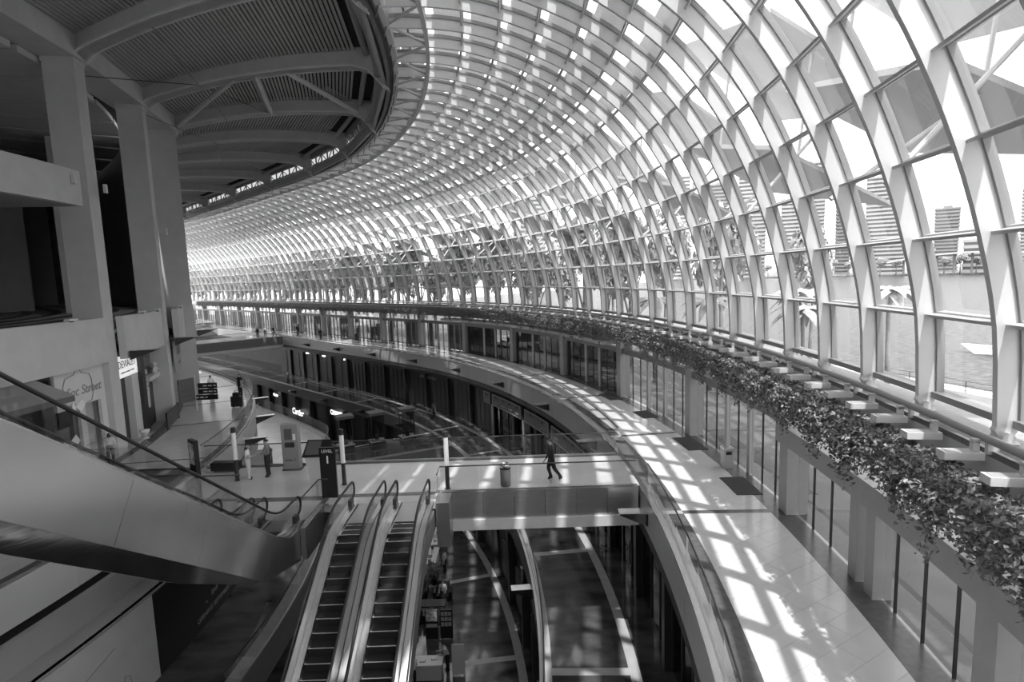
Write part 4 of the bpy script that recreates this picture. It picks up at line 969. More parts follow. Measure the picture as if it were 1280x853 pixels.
for s in ss: vs += [W(s, inner(s) - .1, Z1 - 1.3), W(s, inner(s) + .05, Z1 - 1.3), W(s, inner(s) + .05, Z1), W(s, inner(s) - .1, Z1)]
n = len(ss); mb.add(vs, [(i * 4 + j, i * 4 + (j + 1) % 4, i * 4 + 4 + (j + 1) % 4, i * 4 + 4 + j) for i in range(n - 1) for j in range(4)]).build('fascia_panel', 'fascia_dark', f1l)
rail([W(s, inner(s)) for s in frange(-5, 50, 1.4)], Z1, 'glass railing of the lower left walkway beside the escalator pair', step=1.35)
rail([W(s, inner(s)) for s in frange(56, 100, 1.4)], Z1, 'glass railing of the lower left walkway past the display cases', step=1.35)
w2 = struct(empty('wall_hoarding', W(18, -18.6, Z1)), 'hoarding wall of the lower left shops, pale then black', 'wall')
MB().sweep([(-18.75, Z1), (-18.6, Z1), (-18.6, -2.72), (-18.75, -2.72)], frange(-14, 17.9, 1.2)).build('pale_hoarding', 'concrete_light', w2)
MB().sweep([(-18.75, Z1), (-18.6, Z1), (-18.6, -2.72), (-18.75, -2.72)], frange(17.9, 44, 1.2)).build('black_hoarding', 'black', w2)
MB().sweep([(-19.6, -2.8), (-18.55, -2.8), (-18.55, -2.72), (-19.6, -2.72)], frange(-14, 44, 1.2)).build('hoarding_top', 'concrete_mid', w2)
text_obj('OPENING SEPTEMBER 2', .3, W(21.4, -18.57, -5.62), TAN(23.5), UP, 'grey_light', w2)
text_obj('BAR', .34, W(23.2, -18.57, -5.0), TAN(24), UP, 'grey_light', w2); MB().sbox(22.55, 22.62, -18.6, -18.56, -5.2, -5.1).build('small_mark', 'grey_light', w2)
MB().tube([W(13.6, -18.58, -5.6), W(13.6, -18.58, -3.9), W(15.2, -18.58, -3.6)], .012, 4).build('pencil_line', 'grey', w2)
MB().tube([W(15.4, -18.58, -5.2), W(15.6, -18.58, -4.85), W(15.9, -18.58, -5.0), W(16.0, -18.58, -5.5)], .012, 4).build('pencil_line', 'grey', w2)
MB().sweep([(-24.2, Z1), (-24, Z1), (-24, -1.75), (-24.2, -1.75)], frange(44, 118, 1.6)).build('shop_back_wall', 'shop_back', w2)
for s in (60, 66, 73, 80, 87, 94): MB().sbox(s - .5, s + .5, -22.5, -21.5, Z1, -1.75).build('lower_column', 'concrete_mid', w2)
# B1 cross bridge with vitrines
b1 = empty('lower_footbridge', W(52.5, -10, Z1)); tag(b1, 'dark lower footbridge carrying three framed display cases', 'bridge')
def ssec(s0, s1, o0, o1, z0, z1): 
    return MB().hexa([W(s0, o0, z0), W(s0, o1, z0), W(s1, o1, z0), W(s1, o0, z0), W(s0, o0, z1), W(s0, o1, z1), W(s1, o1, z1), W(s1, o0, z1)])
ssec(49.8, 55.2, -15.2, -4.3, Z1 - .35, Z1 - .005).build('deck', 'marble_dark', b1); ssec(49.6, 49.8, -15.2, -4.3, Z1 - 1.2, Z1).build('side_panel', 'fascia_dark', b1)
ssec(49.6, 50.1, -15.2, -4.3, Z1, Z1 + .006).build('pale_strip', 'strip_light', b1); ssec(54.9, 55.2, -15.2, -4.3, Z1, Z1 + .006).build('pale_strip', 'strip_light', b1)
rail([W(49.9, -15.1), W(49.9, -4.4)], Z1 + .008, 'glass railing in front of the three display cases')
for (s, o, lab) in ((55.0, -12.3, 'black framed display case nearest the left of the lower footbridge beside the touch screen'), (54.4, -9.65, 'black framed display case between the other two on the lower footbridge'), (54.1, -6.9, 'black framed display case nearest the basement walkway')):
    t = empty('display_case', W(s, o, Z1 + .008), TH(s)); tag(t, lab, 'display case')
    MB().box(-.62, .62, -.5, .5, 0, .35).build('plinth', 'black', t, local=True); MB().box(-.68, .68, -.56, .56, .35, .42).build('pale_band', 'off_white', t, local=True)
    for (x, y) in ((-.58, -.46), (.52, -.46), (.52, .4), (-.58, .4)): MB().box(x, x + .07, y, y + .07, .42, 2.75).build('frame_post', 'dark_metal', t, local=True)
    MB().box(-.72, .72, -.6, .6, 2.75, 3.0).build('top_cap', 'grey_dark', t, local=True)
    MB().add([(-.55, -.43, .42), (.55, -.43, .42), (.55, -.43, 2.75), (-.55, -.43, 2.75)], [(0, 1, 2, 3)]).build('case_glass', 'pane_shop', t, local=True)
    MB().lathe([(.2, .42), (.22, 1.2), (.12, 1.5), (.1, 1.7)], n=10).build('exhibit', 'shop_back', t, local=True)
# ================================================================== LEVEL B2 (z -12.1)
f2 = struct(empty('floor', W(40, -10, Z2)), 'dark marble lowest floor with pale strips', 'floor')
MB().sweep([(-30, Z2 - .3), (5.6, Z2 - .3), (5.6, Z2), (-30, Z2)], frange(-14, 193, 2)).build('slab', 'marble_dark', f2)
MB().sweep([(-4.95, Z2), (-4.5, Z2), (-4.5, Z2 + .006), (-4.95, Z2 + .006)], SL).build('pale_strip', 'strip_light', f2)
MB().sweep([(-14.9, Z2), (-14.5, Z2), (-14.5, Z2 + .006), (-14.9, Z2 + .006)], SL).build('pale_strip', 'strip_light', f2)
for s in (18.5, 27.9, 37.4, 46.8, 56.2, 65.6, 75): MB().sbox(s - .22, s + .22, -14.5, -4.95, Z2, Z2 + .006).build('cross_strip', 'strip_light', f2)
w3 = struct(empty('wall_lowest_shops', W(40, -4, Z2)), 'black lowest level shopfronts with small lit names', 'wall')
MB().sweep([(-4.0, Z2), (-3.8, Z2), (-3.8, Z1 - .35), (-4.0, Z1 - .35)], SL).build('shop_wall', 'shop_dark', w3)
for s in frange(5, 105, 4.685): MB().sbox(s - .2, s + .2, -4.4, -4.0, Z2, Z1 - 1.35).build('shop_pier', 'shop_dark2', w3)
for (s, w) in ((25.6, .8), (31, 1.6), (35.5, 1.2)): MB().sbox(s - w, s + w, -4.12, -4.0, Z2 + .6, Z2 + 2.8).build('shop_screen', 'shop_back', w3)
def litsign(txt, s, z, size, lab, m='letter_lit', sh=0):
    t = empty('shop_name', W(s, -4.1, z)); tag(t, lab, 'sign')
    text_obj(txt, size, W(s, -4.42, z), -TAN(s), UP, m, t, shear=sh, off=.012, align='CENTER'); MB().sbox(s - size * 2.1, s + size * 2.1, -4.40, -4.36, z - .05, z + .05).build('fixing_rail', 'black', t)
litsign('Cartier', 90.0, -9.6, 1.25, 'glowing white script name Cartier on the black shop wall', sh=.3)
litsign('CHANEL', 78.3, -8.0, .85, 'glowing white capital letters CHANEL on the black shop wall')
litsign('Cartier', 97.5, -8.1, .6, 'small glowing script name further along the black shop wall', sh=.3)
litsign('Toy', 63.6, -8.9, .85, 'glowing white name half hidden by a display case', sh=.15)
# lowest level left closure
w4 = struct(empty('wall_lowest_left', W(40, -20, Z2)), 'dark wall closing the lowest level on the left', 'wall')
MB().sweep([(-20, Z2), (-19.7, Z2), (-19.7, Z1 - .35), (-20, Z1 - .35)], frange(-14, 193, 2)).build('wall_panel', 'shop_dark2', w4)
# right-hand retaining wall and near / far end walls
w5 = struct(empty('wall_end', W(-13.8, -15, 0)), 'plain end walls closing the gallery', 'wall')
MB().sweep([(5.6, Z2 - .3), (5.9, Z2 - .3), (5.9, -0.1), (5.6, -0.1)], frange(-14, 193, 2)).build('retaining_wall', 'shop_dark2', w5)
MB().sbox(-14.4, -14, -48.4, 5.9, Z2, 21).build('near_wall', 'concrete', w5)
MB().sbox(193, 193.4, -38, 5.9, Z2, 21).build('far_wall', 'concrete', w5)
MB().sbox(118, 118.4, -48.4, -19.6, Z2, 21).build('far_wall', 'concrete_mid', w5)
# far level-1 bridge
b4 = empty('far_footbridge', W(106, -10, 0)); tag(b4, 'plain grey footbridge far along the gallery', 'bridge')
ssec(104, 111, -19.4, -.1, -.3, -.005).build('deck', 'floor_left', b4); ssec(103.8, 104, -19.4, -.1, -1.3, .02).build('side_panel', 'fascia_dark', b4); ssec(103.8, 104.4, -19.4, -.1, -1.75, -1.3).build('soffit_band', 'concrete_light', b4)
rail([W(104.2, -19.3), W(104.2, -.2)], 0.0, 'glass railing of the far footbridge', step=2.0)
for (s, o) in ((118, -8.5), (126, -7)):
    t = empty('far_escalator_bank', W(s, o, 0)); tag(t, 'low glass sided stair bank beyond the far footbridge', 'stairs', 'stair banks beyond the far footbridge')
    for j in range(8): ssec(s + j * .8, s + j * .8 + .8, o - 4, o + 3, 0, .18 * (j + 1)).build('tread', 'concrete_mid', t)
    ssec(s, s + 6.4, o + 3, o + 3.08, 0, 2.3).build('glass_side', 'pane_rail', t); ssec(s, s + 6.4, o - 4.08, o - 4, 0, 2.3).build('glass_side', 'pane_rail', t)

# ================================================================== LOWEST LEVEL MARKET
def counter(x0, x1, y0, y1, lab, goods=True):
    t = empty('market_counter', ((x0 + x1) / 2, (y0 + y1) / 2, Z2)); tag(t, lab, 'counter')
    MB().box(x0, x1, y0, y1, Z2, Z2 + .82).build('cabinet', 'off_white', t); MB().box(x0 - .05, x1 + .05, y0 - .05, y1 + .05, Z2 + .82, Z2 + .88).build('counter_top', 'white', t)
    return t
rnd = random.Random(4)
counter(-7.5, -5.9, 36.9, 39.2, 'white market counter crowded with small goods and fronted by a vendor'); counter(-7.4, -6.1, 39.7, 42.6, 'white market counter behind the crowded one')
for j in range(26):
    x = -7.15 + .42 * (j % 3) + rnd.uniform(-.04, .04); y = 37.15 + .6 * (j // 3) + rnd.uniform(-.05, .05); hgt = rnd.uniform(.08, .3); w = rnd.uniform(.08, .15)
    if 39.0 < y < 39.9: continue
    t = empty('goods_box', (x, y, Z2 + .88)); tag(t, 'small packaged box set out on the white market counters', 'box', 'boxes on the market counters')
    MB().box(-w, w, -w * .8, w * .8, 0, hgt).build('carton', ['white', 'goods', 'grey_light', 'grey_dark'][j % 4], t, local=True); MB().box(-w * 1.02, w * 1.02, -w * .3, w * .3, hgt, hgt + .012).build('label_band', ['grey', 'white'][j % 2], t, local=True)
def armchair(x, y, rz, lab):
    t = empty('lounge_chair', (x, y, Z2), rz); tag(t, lab, 'chair')
    MB().box(-.42, .42, -.4, .45, .12, .44).build('seat', 'black', t, local=True, bevel=.05); MB().box(-.42, .42, -.55, -.35, .2, 1.05).build('backrest', 'shop_dark2', t, local=True, bevel=.06)
    for sx in (-1, 1):
        MB().box(sx * .5 - .09, sx * .5 + .09, -.45, .42, .1, .66).build('armrest', 'black', t, local=True, bevel=.04)
        for sy in (-.4, .35): MB().box(sx * .42 - .04, sx * .42 + .04, sy - .04, sy + .04, 0, .12).build('leg', 'dark_metal', t, local=True)
armchair(-6.6, 34.2, R(180), 'black lounge chair facing away beside the long black table'); armchair(-5.0, 34.0, R(180), 'black lounge chair occupied by the person in a pale top')
armchair(-6.6, 31.6, 0, 'black lounge chair in front of the empty poster board'); armchair(-5.3, 31.6, 0, 'black lounge chair behind the photo display board')
t = empty('market_table', (-5.8, 32.8, Z2)); tag(t, 'low black table between the lounge chairs', 'table')
MB().box(-1.1, 1.1, -.4, .4, .42, .48).build('table_top', 'black', t, local=True)
for (x, y) in ((-1, -.3), (1, -.3), (1, .3), (-1, .3)): MB().box(x - .04, x + .04, y - .04, y + .04, 0, .42).build('leg', 'dark_metal', t, local=True)
pl = empty('potted_plant', (-5.8, 35.75, Z2)); tag(pl, 'dark leafy potted plant behind the lounge chairs', 'plant')
MB().lathe([(.2, 0), (.28, .5), (.25, .5)], n=12).build('pot', 'black', pl, local=True)
lc = leaf_cloud(260, ((-.45, .45), (-.45, .45), (.5, 1.5)), .13, 77); link('foliage', lc.mesh('foliage', ['leaf', 'leaf_light']), pl)['kind'] = 'stuff'
for j, (x, lab) in enumerate(((-5.15, 'black display board with a portrait photo above a pale caption'), (-4.3, 'black display board with rows of small photos'))):
    t = empty('display_board', (x, 29.9, Z2)); tag(t, lab, 'board')
    MB().hexa([(-.36, .0, .05), (.36, .0, .05), (.36, .06, .05), (-.36, .06, .05), (-.36, .18, 1.75), (.36, .18, 1.75), (.36, .24, 1.75), (-.36, .24, 1.75)]).build('panel', 'black', t, local=True)
    MB().box(-.3, -.25, .0, .5, 0, .05).build('foot', 'dark_metal', t, local=True); MB().box(.25, .3, .0, .5, 0, .05).build('foot', 'dark_metal', t, local=True)
    def onb(x0, x1, u0, u1, m, nm):
        y0, y1 = .18 * (u0 - .05) / 1.7 - .01, .18 * (u1 - .05) / 1.7 - .01
        MB().hexa([(x0, y0, u0), (x1, y0, u0), (x1, y0 + .008, u0), (x0, y0 + .008, u0), (x0, y1, u1), (x1, y1, u1), (x1, y1 + .008, u1), (x0, y1 + .008, u1)]).build(nm, m, t, local=True)
    onb(-.33, .33, 1.68, 1.73, 'off_white', 'header_strip')
    if j == 0: onb(-.32, .32, 1.05, 1.66, 'poster', 'photo'); onb(-.32, .32, .7, .9, 'grey_light', 'caption')
    else:
        for r_ in range(3):
            for c_ in range(3): onb(-.31 + .21 * c_, -.13 + .21 * c_, .75 + .3 * r_, .97 + .3 * r_, 'poster' if (r_ + c_) % 2 else 'grey_light', 'photo')
t = counter(-6.3, -4.2, 26.6, 27.3, 'service counter with papers at the foot of the escalator view'); 
for j, (x, y) in enumerate(((-5.9, 27.0), (-5.2, 26.9), (-4.6, 27.05))):
    q = empty('paper_tray', (x, y, Z2 + .88)); tag(q, 'white paper tray on the service counter', 'tray', 'paper trays on the service counter')
    MB().box(-.16, .16, -.11, .11, 0, .03).build('tray', 'grey_light', q, local=True); MB().box(-.14, .14, -.09, .09, .03, .06).build('paper', 'white', q, local=True)
t = empty('poster_stand', (-3.35, 26.9, Z2)); tag(t, 'white upright poster stand beside the service counter', 'stand')
MB().hexa([(-.33, -.02, .1), (.33, -.02, .1), (.33, .04, .1), (-.33, .04, .1), (-.33, .2, 1.6), (.33, .2, 1.6), (.33, .26, 1.6), (-.33, .26, 1.6)]).build('panel', 'off_white', t, local=True)
for x in (-.3, .27): MB().tube([(x, .0, 0), (x, .22, 1.6)], .02, 5).build('leg', 'metal_brushed', t, local=True); MB().tube([(x, .6, 0), (x, .24, 1.5)], .02, 5).build('leg', 'metal_brushed', t, local=True)

# ================================================================== PEOPLE
def person(lab, loc, rz, pose='stand', shirt='cloth_dark', legs='cloth_dark', hair='short', h=1.72, sleeve='long', skirt=False, grp=None, shoes='shoe'):
    J = {}; rad = {}; E = []; tagm = {}
    def jn(n, p, r, m, par=None):
        J[n] = Vector(p); rad[n] = r; tagm[n] = m
        if par: E.append((par, n))
    sit = pose in ('sit',); pz = .50 if sit else .93
    lean = {'walk': .05, 'reach': .16, 'sit': .03}.get(pose, 0)
    jn('pelvis', (0, 0, pz), (.15, .11), legs); jn('waist', (0, lean * .3, pz + .15), (.135, .1), shirt, 'pelvis'); jn('chest', (0, lean * .7, pz + .36), (.165, .115), shirt, 'waist')
    jn('neckb', (0, lean, pz + .50), (.075, .07), shirt, 'chest'); jn('neck', (0, lean + .01, pz + .56), (.05, .05), 'skin', 'neckb'); jn('head', (0, lean + .03, pz + .66), (.075, .088), 'skin', 'neck'); jn('crown', (0, lean + .02, pz + .74), (.06, .07), 'skin', 'head')
    jn('nose', (0, lean + .125, pz + .645), (.013, .013), 'skin', 'head')
    for sx in (-1, 1): jn('ear%d' % sx, (sx * .085, lean + .02, pz + .66), (.012, .018), 'skin', 'head')
    for sx in (-1, 1):
        k = 'L' if sx < 0 else 'R'; S = Vector((sx * .185, lean * .9, pz + .45)); jn('sh' + k, S, (.06, .06), shirt, 'chest')
        if pose == 'walk': el = S + Vector((sx * .05, -.1 * sx, -.26)); wr = el + Vector((0, .1 - .05 * sx, -.23))
        elif pose in ('reach', 'hold'): el = S + Vector((sx * .05, .08, -.26)); wr = el + Vector((-sx * .06, .2, .04))
        elif pose == 'sit': el = S + Vector((sx * .05, .05, -.26)); wr = el + Vector((-sx * .03, .22, -.04))
        else: el = S + Vector((sx * .05, -.02, -.27)); wr = el + Vector((0, .06, -.24))
        jn('el' + k, el, (.043, .043), shirt if sleeve == 'long' else 'skin', 'sh' + k); jn('wr' + k, wr, (.028, .028), 'skin', 'el' + k)
        d = (wr - el).normalized(); pm = wr + d * .07; jn('pm' + k, pm, (.034, .02), 'skin', 'wr' + k)
        side = d.cross(Vector((0, 0, 1))); side = side.normalized() if side.length > .2 else Vector((0, 1, 0)); cur = d.cross(side).normalized()
        for f_, (u, L) in enumerate(((-.027, .07), (-.009, .082), (.009, .078), (.027, .06))):
            m1 = pm + side * u + d * (.02 + L * .5); jn('f%d%s' % (f_, k), m1, (.009, .009), 'skin', 'pm' + k); jn('g%d%s' % (f_, k), m1 + d * L * .4 - cur * .02, (.008, .008), 'skin', 'f%d%s' % (f_, k))
        jn('th' + k, pm + side * .045 - d * .01 + cur * .01, (.009, .009), 'skin', 'pm' + k); jn('tt' + k, pm + side * .055 + d * .03, (.008, .008), 'skin', 'th' + k)
        hp = Vector((sx * .09, 0, pz - .04)); jn('hip' + k, hp, (.1, .1), legs, 'pelvis')
        if pose == 'walk': kn = hp + Vector((0, .12 * sx + .02, -.4)); an = kn + Vector((0, (-.12 if sx > 0 else -.26), -.39 if sx > 0 else -.33))
        elif sit: kn = hp + Vector((sx * .03, .42, .02)); an = kn + Vector((0, .02, -.40))
        else: kn = hp + Vector((sx * .015, .02, -.4)); an = kn + Vector((0, -.03, -.40))
        jn('kn' + k, kn, (.068, .068), legs if not skirt else 'skin', 'hip' + k); jn('an' + k, an, (.042, .042), legs if not skirt else 'skin', 'kn' + k)
        toe = an + (Vector((0, .15, -.055)) if not (pose == 'walk' and sx < 0) else Vector((0, .10, -.11))); jn('toe' + k, toe, (.038, .032), shoes, 'an' + k); jn('heel' + k, an + Vector((0, -.05, -.05)), (.034, .034), shoes, 'an' + k)
    names = list(J); ix = {n: i for i, n in enumerate(names)}
    me = bpy.data.meshes.new('body'); me.from_pydata([J[n] for n in names], [(ix[a], ix[b]) for a, b in E], [])
    o = bpy.data.objects.new('tmp_body', me); COL.objects.link(o)
    o.modifiers.new('skin', 'SKIN'); 
    if not me.skin_vertices:
        bpy.context.view_layer.objects.active = o; bpy.ops.mesh.customdata_skin_add()
    for i, n in enumerate(names): me.skin_vertices[0].data[i].radius = tuple(q_ * (1.3 if n[:2] in ('pe', 'wa', 'ch', 'hi', 'kn', 'sh', 'el', 'an') else 1.1) for q_ in rad[n]); me.skin_vertices[0].data[i].use_root = (n == 'pelvis')
    ss_ = o.modifiers.new('sub', 'SUBSURF'); ss_.levels = 1; ss_.render_levels = 1
    dg = bpy.context.evaluated_depsgraph_get(); bm_ = bpy.data.meshes.new_from_object(o.evaluated_get(dg)); bpy.data.objects.remove(o)
    slots = sorted(set(tagm.values())); bm_.materials.clear()
    for s_ in slots: bm_.materials.append(MATS[s_])
    segs = [(J[a], J[b], tagm[a], tagm[b]) for a, b in E]
    for p in bm_.polygons:
        c = p.center; best = None
        for (a, b, ta, tb) in segs:
            ab = b - a; u = max(0, min(1, (c - a).dot(ab) / max(1e-9, ab.length_squared))); dd = (c - a - ab * u).length_squared
            if best is None or dd < best[0]: best = (dd, ta if u < .55 else tb)
        p.material_index = slots.index(best[1]); p.use_smooth = True
    zmin = min(v.co.z for v in bm_.vertices) if not sit else 0.0
    sc = h / 1.72
    t = empty('person', loc, rz); tag(t, lab, 'person', grp); t.scale = (sc, sc, sc)
    bm_.name = 'body'; link('body', bm_, t, (0, 0, -zmin))
    hc = J['head'] + Vector((0, -.012, .03)); mb = MB(); rows = 6
    vs = []; n = 12; zl = -.02 if hair == 'short' else -.16
    for r_ in range(rows + 1):
        u = r_ / rows; ang = u * math.pi * .5
        rr = .098 * math.cos(ang) if r_ < rows else 0.002; zz = zl * (1 - u) + .085 * math.sin(ang)
        for k in range(n):
            a_ = 2 * math.pi * k / n; fr = math.sin(a_); lift = .06 * max(0, fr) * (1 - u) if True else 0
            vs.append((hc.x + rr * math.cos(a_) * .95, hc.y + rr * fr * 1.08 - .02 * (1 - u), hc.z + zz + lift + (.10 * max(0, fr) * (1 - u) if hair == 'long' else 0)))
    fs = [(r_ * n + k, r_ * n + (k + 1) % n, (r_ + 1) * n + (k + 1) % n, (r_ + 1) * n + k) for r_ in range(rows) for k in range(n)] + [tuple(rows * n + k for k in range(n))]
    mb.add(vs, fs); ho = link('hair', mb.mesh('hair', 'hair', smooth=True), t, (0, 0, -zmin))
    if skirt:
        mb = MB(); mb.lathe([(.15, pz + .1), (.19, pz - .1), (.23, pz - .38)], 0, 0, 12); link('skirt', mb.mesh('skirt', legs, smooth=True), t, (0, 0, -zmin))
    return t
person('person in dark clothes striding across the footbridge', (1.48, 22.5, 0.004), R(90), 'walk', 'cloth_dark', 'cloth_dark', h=1.8)
w_ = person('person in a white blouse and pale trousers facing a friend', (-11.75, 23.75, 0.004), R(-70), 'hold', 'white', 'cloth_light', 'long', h=1.6, sleeve='short')
person('person in a grey shirt and dark trousers facing the white blouse', (-11.0, 24.0, 0.004), R(100), 'hold', 'cloth_mid', 'cloth_dark', h=1.75)
person('person in black standing by a suitcase on the left walkway', (-21.0, 42.3, 0), R(160), 'stand', 'cloth_dark', 'cloth_dark', h=1.78, sleeve='short')
person('person in a white shirt with dark shorts beside the last column', (-23.4, 42.6, 0), R(60), 'stand', 'white', 'cloth_dark', h=1.68, sleeve='short')
person('person in a patterned top leaning at the column by the direction boards', (-25.0, 43.2, 0), R(200), 'stand', 'cloth_pattern', 'cloth_dark', 'long', h=1.62)
person('person seen from behind in pale top by the hoarding', (-19.9, 26.7, 0), R(40), 'stand', 'cloth_light', 'cloth_dark', 'long', h=1.55)
cs = empty('suitcase', (-19.4, 38.4, 0)); tag(cs, 'black suitcase and bags standing on the pale left walkway', 'luggage')
MB().box(-.35, .35, -.18, .18, .06, .8).build('shell', 'black', cs, local=True, bevel=.04); MB().box(-.2, .2, -.16, .16, .8, 1.05).build('top_bag', 'cloth_dark', cs, local=True, bevel=.05); MB().tube([(-.15, .15, .8), (-.15, .15, 1.15), (.15, .15, 1.15), (.15, .15, .8)], .015, 5).build('pull_handle', 'dark_metal', cs, local=True)
for x in (-.25, .25): MB().lathe([(.05, 0), (.05, .06)], x, 0, 8).build('wheel', 'rubber', cs, local=True)
person('person in dark clothes on the far footbridge next to a pram', W(105.5, -3.4, 0), R(30), 'stand', 'cloth_dark', 'cloth_dark')
person('person in pale top at the far footbridge corner', W(106.5, -1.8, 0), R(190), 'stand', 'cloth_light', 'cloth_dark', 'long')
person('person in dark jacket where the far footbridge meets the walkway', W(105.3, -.9, 0), R(150), 'walk', 'cloth_dark', 'cloth_mid')
person('person in dark clothes walking far along the bright walkway', W(92.3, .9, 0), R(20), 'walk', 'cloth_dark', 'cloth_dark')
person('person in black near the far glass doors', W(103, 2.0, 0), R(70), 'stand', 'cloth_dark', 'cloth_dark')
person('person in mid grey near the far glass doors', W(105.5, 3.3, 0), R(90), 'stand', 'cloth_mid', 'cloth_dark', 'long')
person('person in white by the basement walkway railing far along', W(96, -3.0, Z1), R(90), 'stand', 'white', 'cloth_dark')
person('person in dark clothes on the pale basement strip', W(60.2, -1.5, Z1), R(150), 'stand', 'cloth_mid', 'cloth_dark', 'long')
person('person with a bag on the lower left floor below the couple', W(52.5, -16.6, Z1), R(60), 'stand', 'cloth_dark', 'cloth_dark', 'long', h=1.6)
person('person in a pale shirt standing at the market counter', (-5.25, 37.2, Z2), R(75), 'stand', 'cloth_light', 'cloth_dark')
person('person in dark top behind the market counter', (-7.85, 38.6, Z2), R(-90), 'hold', 'cloth_mid', 'cloth_dark')
person('person in a pale top and hat seated on the black lounge chair', (-5.0, 34.0, Z2), R(180), 'sit', 'cloth_light', 'cloth_dark')
person('person in a pale blouse working at the service counter', (-5.6, 26.2, Z2), R(0), 'reach', 'white', 'cloth_dark', 'long', h=1.62)
person('person leaning over the end of the service counter', (-3.95, 27.3, Z2), R(110), 'reach', 'cloth_light', 'cloth_dark', h=1.7)

# ================================================================== OUTSIDE
pr = struct(empty('floor', W(30, 15, -.2)), 'pale waterfront promenade outside the glass', 'ground')
SO_ = frange(-40, 205, 3.5)
MB().sweep([(5.9, -.5), (26, -.5), (26, -.12), (5.9, -.12)], SO_).build('paving', 'promenade', pr)
for j in range(4): MB().sweep([(26 + j * 1.1, -2.5), (27.1 + j * 1.1, -2.5), (27.1 + j * 1.1, -.4 - .3 * j), (26 + j * 1.1, -.4 - .3 * j)], SO_).build('terrace_step', 'concrete_mid', pr)
MB().sweep([(30.4, -2.9), (33.4, -2.9), (33.4, -1.45), (30.4, -1.45)], SO_).build('quay_edge', 'stone_white', pr)
wt = struct(empty('ground_water', W(30, 60, -2.6)), 'rippled grey bay water beyond the promenade', 'water')
MB().sweep([(33.0, -3.2), (620, -3.2), (620, -2.6), (33.0, -2.6)], SO_).build('water_surface', 'water', wt)
MB().sweep([(560, -3), (1300, -3), (1300, -1.4), (560, -1.4)], SO_).build('far_shore', 'promenade', wt)
for k in range(18):
    s = 8 + k * 3.0
    t = empty('quay_railing', W(s, 30.8, -1.45)); tag(t, 'thin steel railing bay on the quay edge', 'railing', 'quay railing bays')
    for q in (0, 1.5): MB().tube([W(s + q, 30.8, -1.45), W(s + q, 30.8, -.4)], .03, 5).build('post', 'dark_metal', t)
    for z in (-.4, -.75, -1.1): MB().tube([W(s, 30.8, z), W(s + 2.9, 30.8, z)], .02, 4).build('rail_bar', 'dark_metal', t)
def tree_mesh(seed, n, rx, rz_, sz):
    rnd = random.Random(seed); mb = MB(); blobs = [(rnd.uniform(-.55, .55) * rx, rnd.uniform(-.55, .55) * rx, rnd.uniform(-.5, .6) * rz_, rnd.uniform(.35, .6)) for _ in range(9)]
    for i in range(n):
        b = blobs[i % 9]; v = Vector((rnd.gauss(0, 1), rnd.gauss(0, 1), rnd.gauss(0, 1))).normalized() * (b[3] * rx * rnd.uniform(.75, 1.0))
        c = Vector((b[0], b[1], b[2])) + Vector((v.x, v.y, v.z * rz_ / rx))
        n_ = (v.normalized() + Vector((rnd.gauss(0, .5), rnd.gauss(0, .5), rnd.gauss(.3, .5)))).normalized(); a = n_.orthogonal().normalized(); a = Matrix.Rotation(rnd.uniform(0, 6.28), 3, n_) @ a; q = n_.cross(a); s = sz * rnd.uniform(.6, 1.3)
        mb.add([c - a * s, c + q * s * .6, c + a * s, c - q * s * .6], [(0, 1, 2, 3)])
    return mb.mesh('crown', 'tree_leaf')
crowns = [tree_mesh(900 + i, 1500, 3.0, 2.6, .34) for i in range(4)]
trunk = MB(); trunk.tube([(0, 0, -.1), (.08, .05, 2.0), (0, .1, 4.2), (.1, 0, 6.2)], [.26, .2, .16, .08], 8); trunk_me = trunk.mesh('trunk', 'bark', smooth=True)
limb = MB(); limb.tube([(0, .05, 2.6), (.8, .4, 4.4), (1.5, .9, 5.6)], [.12, .09, .04], 6); limb.tube([(0, .05, 2.9), (-.7, -.3, 4.6), (-1.4, -.8, 5.8)], [.12, .08, .04], 6); limb_me = limb.mesh('limb', 'bark', smooth=True)
rnd = random.Random(21); kt = 0
for row, (o, s0, s1, st_) in enumerate(((11.8, 46, 175, 6.3), (18.2, 42, 170, 6.5), (24.8, 40, 165, 6.6))):
    for s in frange(s0, s1, st_):
        ss_ = s + rnd.uniform(-.4, .4); oo = o + rnd.uniform(-.4, .4); k = rnd.uniform(.9, 1.2)
        t = empty('shade_tree', W(ss_, oo, -.12), rnd.uniform(0, 6.28)); tag(t, ['leafy shade tree on the promenade just outside the glass', 'leafy shade tree in the middle promenade row', 'leafy shade tree in the outer promenade row by the steps'][row], 'tree', ['inner promenade trees', 'middle promenade trees', 'outer promenade trees'][row])
        t.scale = (k * .82, k * .82, k * 1.45)
        link('trunk', trunk_me, t); link('limb', limb_me, t); cr_ = link('crown', crowns[kt % 4], t, (0, 0, 6.3)); kt += 1
